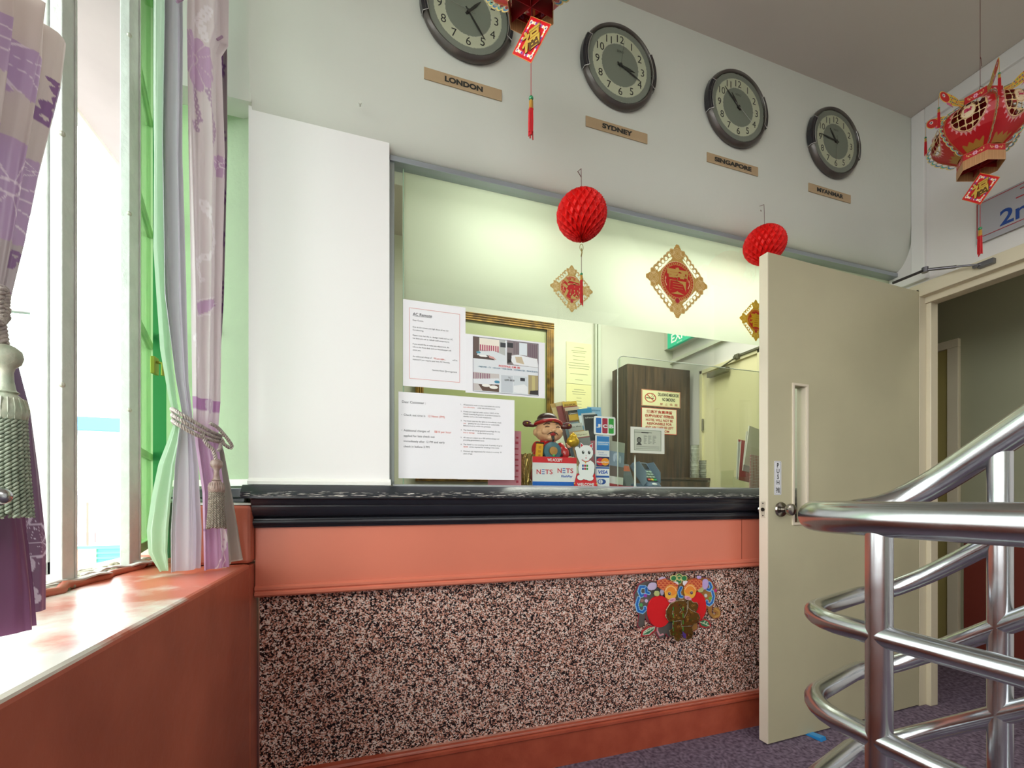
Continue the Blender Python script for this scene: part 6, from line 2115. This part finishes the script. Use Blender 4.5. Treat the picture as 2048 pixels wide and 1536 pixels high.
def petals(g, cx, cy, R, n, col, edge=None, sx=1.0, rot=0.0, inner=0.25):
    """daisy: rounded petals; sx squeezes across the cloth"""
    x, y = (g.X - cx) / sx, (g.Y - cy)
    r = np.hypot(x, y)
    a = np.arctan2(y, x) + rot
    lobe = np.abs(np.sin(a * n / 2)) ** 0.4
    m = (r < R * (0.72 + 0.28 * lobe)) & (r > R * inner)
    gap = np.abs(np.sin(a * n / 2)) < 0.16
    g.put(m & ~gap, col)
    if edge:
        g.put(m & gap, edge)
        g.put((r < R * inner), edge)
        g.put((r < R * inner * 0.7), col)


def chain(g, pts, col, w=2.2, sx=1.0, step=9):
    """beaded line"""
    for (x0, y0), (x1, y1) in zip(pts[:-1], pts[1:]):
        L = math.hypot((x1 - x0) / sx, y1 - y0)
        k = max(1, int(L / step))
        for i in range(k):
            t = i / k
            cx, cy = x0 + (x1 - x0) * t, y0 + (y1 - y0) * t
            r = np.hypot((g.X - cx) / sx, g.Y - cy)
            g.put(np.abs(r - w * 1.4) < w * 0.8, col)


satin = vmat(0.30, 0.0, 0.18, 0.2)
sheerm = vmat(0.8, 0.0, 0.55)


def grad(g, V0, stops):
    v = g.Y + V0
    vs_ = [s[0] for s in stops]
    c = np.array([lin(s[1]) for s in stops])
    for k in range(3):
        g.c[..., k] = np.interp(v, vs_, c[:, k])


# ---- the curtain at the far end of the window
cu = thing('curtain', 'gathered silvery pink curtain with purple flowers beside the counter', 'curtain', (0, 0, 0), group='tied back flowered window curtains')
A1, B1 = (-0.56, 1.28), (-0.36, 1.50)


def p_satin(g, V0):
    grad(g, V0, [(-120, '#ddd0d2'), (820, '#dccfd4'), (870, '#c79fc4'), (1140, '#c29ac0')])
    wht = '#ece2e8'
    pur = '#c6a4c4'
    sx = 1.25
    petals(g, 28, 145 - V0, 52, 12, pur, '#d8c4cf', sx * 0.75, inner=0.2)
    petals(g, 96, 322 - V0, 34, 8, pur, wht, sx * 0.6)
    g.put(g.poly([(20, 625 - V0), (85, 585 - V0), (88, 610 - V0), (30, 650 - V0)]), pur)
    g.put(g.box(0, 800 - V0, 100, 822 - V0), '#b683b4')
    petals(g, 62, 812 - V0, 16, 6, '#c8b0c4', wht, 1.2)
    chain(g, [(50, 20 - V0), (35, 60 - V0), (55, 95 - V0)], wht, 3, 1.2)
    chain(g, [(55, 190 - V0), (75, 240 - V0), (62, 290 - V0)], '#b79ab4', 2.4, 1.2)
    chain(g, [(25, 190 - V0), (40, 240 - V0), (20, 262 - V0), (50, 262 - V0)], '#b79ab4', 2.4, 1.2)
    chain(g, [(45, 420 - V0), (80, 470 - V0), (60, 500 - V0), (25, 520 - V0), (45, 560 - V0)], wht, 3, 1.2)
    chain(g, [(10, 690 - V0), (22, 720 - V0), (12, 760 - V0)], wht, 3, 1.2)
    chain(g, [(78, 1040 - V0), (90, 1075 - V0), (80, 1100 - V0)], wht, 4, 1.2)
    for s_ in ([(45, 1135 - V0), (60, 1115 - V0), (80, 1105 - V0), (85, 1090 - V0)], [(85, 1090 - V0), (90, 1115 - V0), (78, 1135 - V0)], [(20, 650 - V0), (60, 640 - V0), (88, 600 - V0)], [(20, 620 - V0), (85, 580 - V0)]):
        g.put(g.stroke(s_, 3.2), wht)
    g.put(g.stroke([(0, 1058 - V0), (100, 1055 - V0)], 1.5), '#946a98')


cloth('satin_panel', cu, [(-120, 352, 446, .9), (60, 355, 444, 0.8), (90, 357, 430, 0.5), (300, 358, 437, 0.8), (600, 367, 430, 0.7), (800, 371, 428, 0.5), (850, 373, 424, 0.35), (900, 378, 426, 0.4), (985, 390, 436, 0.5), (1136, 392, 446, 0.5)],
      A1, B1, 2.0, 0.014, satin, p_satin, n=150, off=0.028, phase=0.6, nz=420, label='silvery pink satin with purple flowers, deep pink below the tie')


def p_back(g, V0):
    grad(g, V0, [(-120, '#b9abad'), (840, '#a797a5')])
    for cy in (30, 140, 330, 400, 470, 620):
        petals(g, 60, cy - V0, 30, 9, '#7c5686', '#c4b4c0', 0.9)
    chain(g, [(50, 60 - V0), (80, 260 - V0), (40, 360 - V0), (80, 560 - V0), (60, 700 - V0)], '#7c5686', 2.4, 1.2, 12)
    g.put(g.box(0, 800 - V0, 100, 822 - V0), '#7d4f86')


cloth('satin_fold', cu, [(-120, 428, 452, 1), (100, 430, 455, 1), (300, 430, 455, 1), (600, 426, 448, 0.9), (800, 422, 437, 0.6), (860, 418, 432, 0.4)], A1, B1, 2.2, 0.010, satin, p_back, n=70, off=-0.004, phase=1.2, nz=240)


def p_lin(g, V0):
    grad(g, V0, [(-120, '#b5b2b8'), (1140, '#cfcbd6')])
    for x in (8, 13, 18, 60, 66):
        g.put(g.box(x, 0, x + 1.2, 2000), '#a8a4b2')


cloth('lining', cu, [(-120, 318, 362, 1), (60, 320, 362, 0.9), (300, 316, 360, 0.9), (600, 320, 368, 0.8), (760, 343, 372, 0.5), (835, 358, 380, 0.35), (870, 350, 384, 0.4), (930, 342, 392, 0.6), (1060, 334, 400, 0.8), (1140, 335, 398, 0.8)], A1, B1, 1.6, 0.012, vmat(0.75, 0.0, 0.25), p_lin, n=90, off=0.012, phase=2.2, nz=240)


def p_sheer(g, V0):
    grad(g, V0, [(-120, '#d2ded2'), (400, '#c6dcc6'), (1140, '#c2dec2')])  # greenish light coming through the sheer is put into its colour


cloth('sheer_panel', cu, [(-120, 306, 335, 1), (200, 305, 332, 1), (500, 306, 335, 0.9), (700, 322, 345, 0.8), (800, 340, 356, 0.5), (840, 352, 364, 0.3), (880, 338, 362, 0.5), (930, 318, 352, 0.8), (1000, 302, 345, 1), (1060, 292, 340, 1), (1105, 295, 338, 1), (1142, 318, 340, 0.8)], A1, B1, 1.8, 0.012, sheerm, p_sheer, n=80, off=-0.004, phase=0.4, nz=200, label='sheer with green window light in its tint')


def p_low(g, V0):
    grad(g, V0, [(860, '#a9a59c'), (1130, '#b9b4aa')])
    g.put(g.box(0, 1122 - V0, 100, 1126 - V0), '#d5d0c6')


cloth('lower_lining', cu, [(855, 420, 434, 0.3), (900, 424, 447, 0.6), (985, 430, 462, 1), (1060, 436, 475, 1), (1128, 440, 485, 1)], A1, B1, 1.2, 0.012, vmat(0.75, 0.0, 0.1), p_low, n=70, off=0.0, phase=0.2, nz=120, hem=0.02)
# pleat stitches and heading
b = B()
for u in (345, 425):
    x, y = plane_hit(u, A1, (0.6726, 0.7399))
    b.tube([(x + 0.02, y - 0.03, EZ + 1.27), (x + 0.03, y - 0.022, EZ + 1.29)], 0.003, 6)
obj('pleat_stitch', b, mat('thread_mauve', '#a98aa5', 0.7), cu)
rod = thing('curtain_rod', 'white curtain rod above the window recess', 'curtain rod', (-0.46, 0, 2.71))
obj('rod', B().tube([(0, -2.0, 0), (0, 1.60, 0)], 0.012, 12), mat('rod_white', '#d6d3cc', 0.4), rod, smooth=60)


def rope_mat():
    if 'twisted_rope' in MATS:
        return MATS['twisted_rope']
    return mat('twisted_rope', '#c4bcb2', 0.55, bump=0.5, bscale=260, col2='#a39896', vscale=140)


def rope(pts, r, strands=3, pitch=0.02):
    """twisted cord following pts"""
    P = [Vector(p) for p in pts]
    d = [0]
    for a, c in zip(P[:-1], P[1:]):
        d.append(d[-1] + (c - a).length)
    n = max(12, int(d[-1] / pitch * 12))
    out = B()
    C_ = []
    for i in range(n + 1):
        s = d[-1] * i / n
        k = min(len(P) - 2, max(0, int(np.searchsorted(d, s)) - 1))
        t = (s - d[k]) / max(1e-6, d[k + 1] - d[k])
        C_.append((P[k].lerp(P[k + 1], t), s))
    for q in range(strands):
        pts2 = []
        for i, (c, s) in enumerate(C_):
            tn = (C_[min(i + 1, n)][0] - C_[max(i - 1, 0)][0]).normalized()
            u = tn.cross(Vector((0.3, 0.2, 0.93))).normalized()
            w = tn.cross(u)
            a = 2 * PI * (s / pitch + q / strands)
            pts2.append(c + (u * math.cos(a) + w * math.sin(a)) * r * 0.62)
        out.tube(pts2, r * 0.5, 7)
    return out


def spline(pts, n=8):
    P = [Vector(p) for p in pts]
    P = [P[0] * 2 - P[1]] + P + [P[-1] * 2 - P[-2]]
    o = []
    for i in range(1, len(P) - 2):
        for j in range(n):
            t = j / n
            a, b, c, d = P[i - 1:i + 3]
            o.append(0.5 * ((2 * b) + (c - a) * t + (2 * a - 5 * b + 4 * c - d) * t * t + (3 * b - a - 3 * c + d) * t ** 3))
    o.append(P[-2])
    return o


def pp(u, v, off=0.0, A=A1, D=(0.6726, 0.7399)):
    """point on the curtain plane A,D pushed off it into the room"""
    N = (D[1], -D[0])
    A_ = (A[0] + N[0] * off, A[1] + N[1] * off)
    x, y = plane_hit(u, A_, D)
    d = x * math.sin(YAW) + y * math.cos(YAW)
    return Vector((x, y, EZ + (998 - v) / 875 * d))


m_tas = mat('tassel_rose_grey', '#a8958c', 0.45, bump=0.3, bscale=200, col2='#8a6f66', vscale=60)
tb = thing('curtain_tieback', 'twisted grey rope tieback with a tassel around the curtain by the counter', 'tieback', (0, 0, 0), group='rope tiebacks with tassels')
for i, dv in enumerate((0, 12, 24)):
    pts = [pp(352 + i * 2, 832 + dv, -0.03), pp(344 + i, 818 + dv, 0.015), pp(358, 826 + dv, 0.06), pp(385, 842 + dv, 0.072), pp(412, 858 + dv * 0.8, 0.07), pp(432, 868 + dv * 0.6, 0.055), pp(442, 872 + dv * 0.5, 0.03)]
    obj('rope', rope(spline(pts), 0.0048, 3, 0.019), rope_mat(), tb, smooth=60)
pts = [pp(420, 846, 0.066), pp(436, 856, 0.066), pp(452, 874, 0.062), pp(463, 890, 0.055), pp(460, 896, 0.05), pp(448, 888, 0.05), pp(444, 880, 0.05), pp(440, 896, 0.052), pp(436, 902, 0.052)]
obj('rope_loop', rope(spline(pts), 0.0045, 3, 0.019), rope_mat(), tb, smooth=60)
pts = [pp(404, 868, 0.072), pp(414, 888, 0.074), pp(426, 900, 0.074), pp(432, 920, 0.074)]
obj('tassel_cord', rope(spline(pts), 0.0048, 3, 0.019), rope_mat(), tb, smooth=60)


def big_tassel(par, top, k, L, m_body, m_fr, nstr):
    """turned head, neck and dome with a skirt of twisted cords; k is the dome radius"""
    x, y, z = top
    prof = [(0.25, 0), (0.45, -0.10), (0.72, -0.35), (0.80, -0.75), (0.70, -1.15), (0.42, -1.45), (0.34, -1.75), (0.36, -2.3), (0.46, -2.9), (0.62, -3.05), (0.5, -3.15), (0.8, -3.45), (1.0, -4.0), (1.02, -4.5), (0.94, -4.8), (0.8, -4.9)]
    hd_ = B().lathe([(r_ * k, z + h_ * k) for r_, h_ in prof[::-1]], 26, (x, y, 0))
    obj('tassel_head', hd_, m_body, par, smooth=45)
    rb = B()
    for i in range(20):
        a = i / 20 * 2 * PI
        rb.tube([(x + k * 0.85 * math.cos(a), y + k * 0.85 * math.sin(a), z - 3.45 * k), (x + k * 1.02 * math.cos(a), y + k * 1.02 * math.sin(a), z - 4.1 * k), (x + k * 0.93 * math.cos(a), y + k * 0.93 * math.sin(a), z - 4.8 * k)], 0.05 * k, 5)
    obj('ribbing', rb, m_body, par, smooth=60)
    b = B()
    for i in range(nstr):
        a = i / nstr * 2 * PI
        p0 = Vector((x + k * 0.80 * math.cos(a), y + k * 0.80 * math.sin(a), z - 4.75 * k))
        p1 = Vector((x + k * 0.92 * math.cos(a), y + k * 0.92 * math.sin(a), z - 4.75 * k - L * 0.5))
        p2 = Vector((x + k * 1.12 * math.cos(a), y + k * 1.12 * math.sin(a), z - 4.75 * k - L * random.uniform(0.96, 1.02)))
        rp = rope(spline([p0, p1, p2], 4), k * 0.17, 2, k * 0.5)
        b.add(rp.v, rp.f)
    o = obj('fringe', b, m_fr, par, smooth=60)
    obj('skirt_core', B().lathe([(0.75 * k, z - 4.75 * k), (0.85 * k, z - 4.75 * k - L * 0.5), (0.98 * k, z - 4.75 * k - L * 0.93)], 20, (x, y, 0)), m_fr, par, smooth=60)
    return o


tp = pp(433, 918, 0.072)
big_tassel(tb, tp, 0.0185, 0.098, m_tas, mat('fringe_grey', '#a39a8c', 0.6, col2='#80766c', vscale=150), 18)

# ---- the near curtain, cut by the left edge of the picture
cn = thing('curtain', 'near curtain at the left edge, deep purple below its tie', 'curtain', (0, 0, 0), group='tied back flowered window curtains')
A2, B2 = (-0.455, 0.45), (-0.415, 0.90)


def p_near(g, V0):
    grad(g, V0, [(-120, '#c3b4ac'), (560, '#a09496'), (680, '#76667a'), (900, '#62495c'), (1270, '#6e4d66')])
    pur, wh = '#a68ca8', '#cbbcc4'
    sx = 0.42
    petals(g, 70, 330 - V0, 125, 14, pur, wh, sx, inner=0.12)
    petals(g, 60, 60 - V0, 70, 10, pur, wh, sx, inner=0.15)
    petals(g, 95, 250 - V0, 40, 9, pur, wh, sx)
    chain(g, [(96, 10 - V0), (99, 60 - V0), (92, 110 - V0), (88, 130 - V0)], '#7a5a80', 7, sx, 22)
    chain(g, [(90, 470 - V0), (80, 520 - V0), (92, 570 - V0)], '#7a5a80', 5, sx, 18)
    # big embroidered flower near the hem
    cx, cy = 66, 1092 - V0
    x, y = (g.X - cx) / sx, g.Y - cy
    r = np.hypot(x, y)
    a = np.arctan2(y, x)
    lob = 62 + 26 * np.abs(np.sin(a * 4.5)) ** 0.7
    ln = '#b5a5b4'
    g.put(np.abs(r - lob) < 3.5, ln)
    g.put((np.abs(r - 30) < 3.5), ln)
    g.put((np.abs(np.sin(a * 4.5)) < 0.09) & (r > 32) & (r < 62), ln)
    rs = np.random.RandomState(4)
    sp_ = rs.rand(*g.X.shape) < 0.05
    g.put(sp_ & (r < 84), '#c9bccb')
    chain(g, [(84, 1185 - V0), (88, 1215 - V0), (92, 1240 - V0)], ln, 5, sx, 14)
    chain(g, [(70, 1000 - V0), (82, 960 - V0), (90, 968 - V0)], ln, 5, sx, 16)


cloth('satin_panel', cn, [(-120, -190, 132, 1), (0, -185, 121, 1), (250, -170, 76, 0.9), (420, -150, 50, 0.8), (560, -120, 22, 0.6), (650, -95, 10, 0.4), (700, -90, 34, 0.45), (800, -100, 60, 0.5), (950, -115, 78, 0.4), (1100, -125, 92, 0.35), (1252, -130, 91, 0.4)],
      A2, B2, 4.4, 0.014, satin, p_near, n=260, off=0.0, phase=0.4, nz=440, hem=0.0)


def p_n2(g, V0):
    grad(g, V0, [(900, '#8a5c80'), (1280, '#905f86')])


cloth('satin_overlap', cn, [(1000, -110, -10, 0.5), (1100, -115, 4, 0.8), (1200, -120, 16, 1), (1276, -120, 22, 1)], A2, B2, 1.6, 0.008, satin, p_n2, n=60, off=0.028, phase=1.0, nz=80)
DN = (0.0885, 0.9961)


def pn_(u, v, off):
    return pp(u, v, off, A2, DN)


tb2 = thing('curtain_tieback', 'rope tieback with a large ribbed tassel at the left edge', 'tieback', (0, 0, 0), group='rope tiebacks with tassels')
for i, dv in enumerate((0, 13)):
    obj('rope', rope(spline([pn_(-100, 640 + dv, 0.02), pn_(-50, 655 + dv, 0.05), pn_(-10, 640 + dv, 0.05), pn_(12, 620 + dv, 0.03)]), 0.0045, 3, 0.013), rope_mat(), tb2, smooth=60)
obj('rope_loop', rope(spline([pn_(-8, 650, 0.052), pn_(4, 620, 0.052), pn_(8, 590, 0.052), pn_(2, 578, 0.052), pn_(-6, 600, 0.052), pn_(2, 660, 0.052), pn_(6, 688, 0.052)]), 0.005, 3, 0.013), rope_mat(), tb2, smooth=60)
tp = pn_(12, 690, 0.055)
m_t2 = mat('tassel_green_lit', '#bcbda8', 0.4, bump=0.2, bscale=200, col2='#9fae98', vscale=50)  # cream tassel; the green light on head and fringe is in their colours
big_tassel(tb2, tp, 0.0172, 0.108, m_t2, mat('fringe_green_lit', '#aab5a0', 0.55, col2='#7d8a78', vscale=160), 20)
kb = thing('holdback_knob', 'polished steel ball knob at the far left edge in front of the tassel', 'knob', pn_(1, 992, 0.10))
obj('ball', B().ell((0, 0, 0), (0.0085, 0.0085, 0.0085), 20, 14), m_ss, kb, smooth=80)
obj('stem', B().tube([(0, 0, 0), (-0.01, -0.045, 0), (-0.10, -0.06, 0)], 0.003, 8), m_ss, kb, smooth=60)
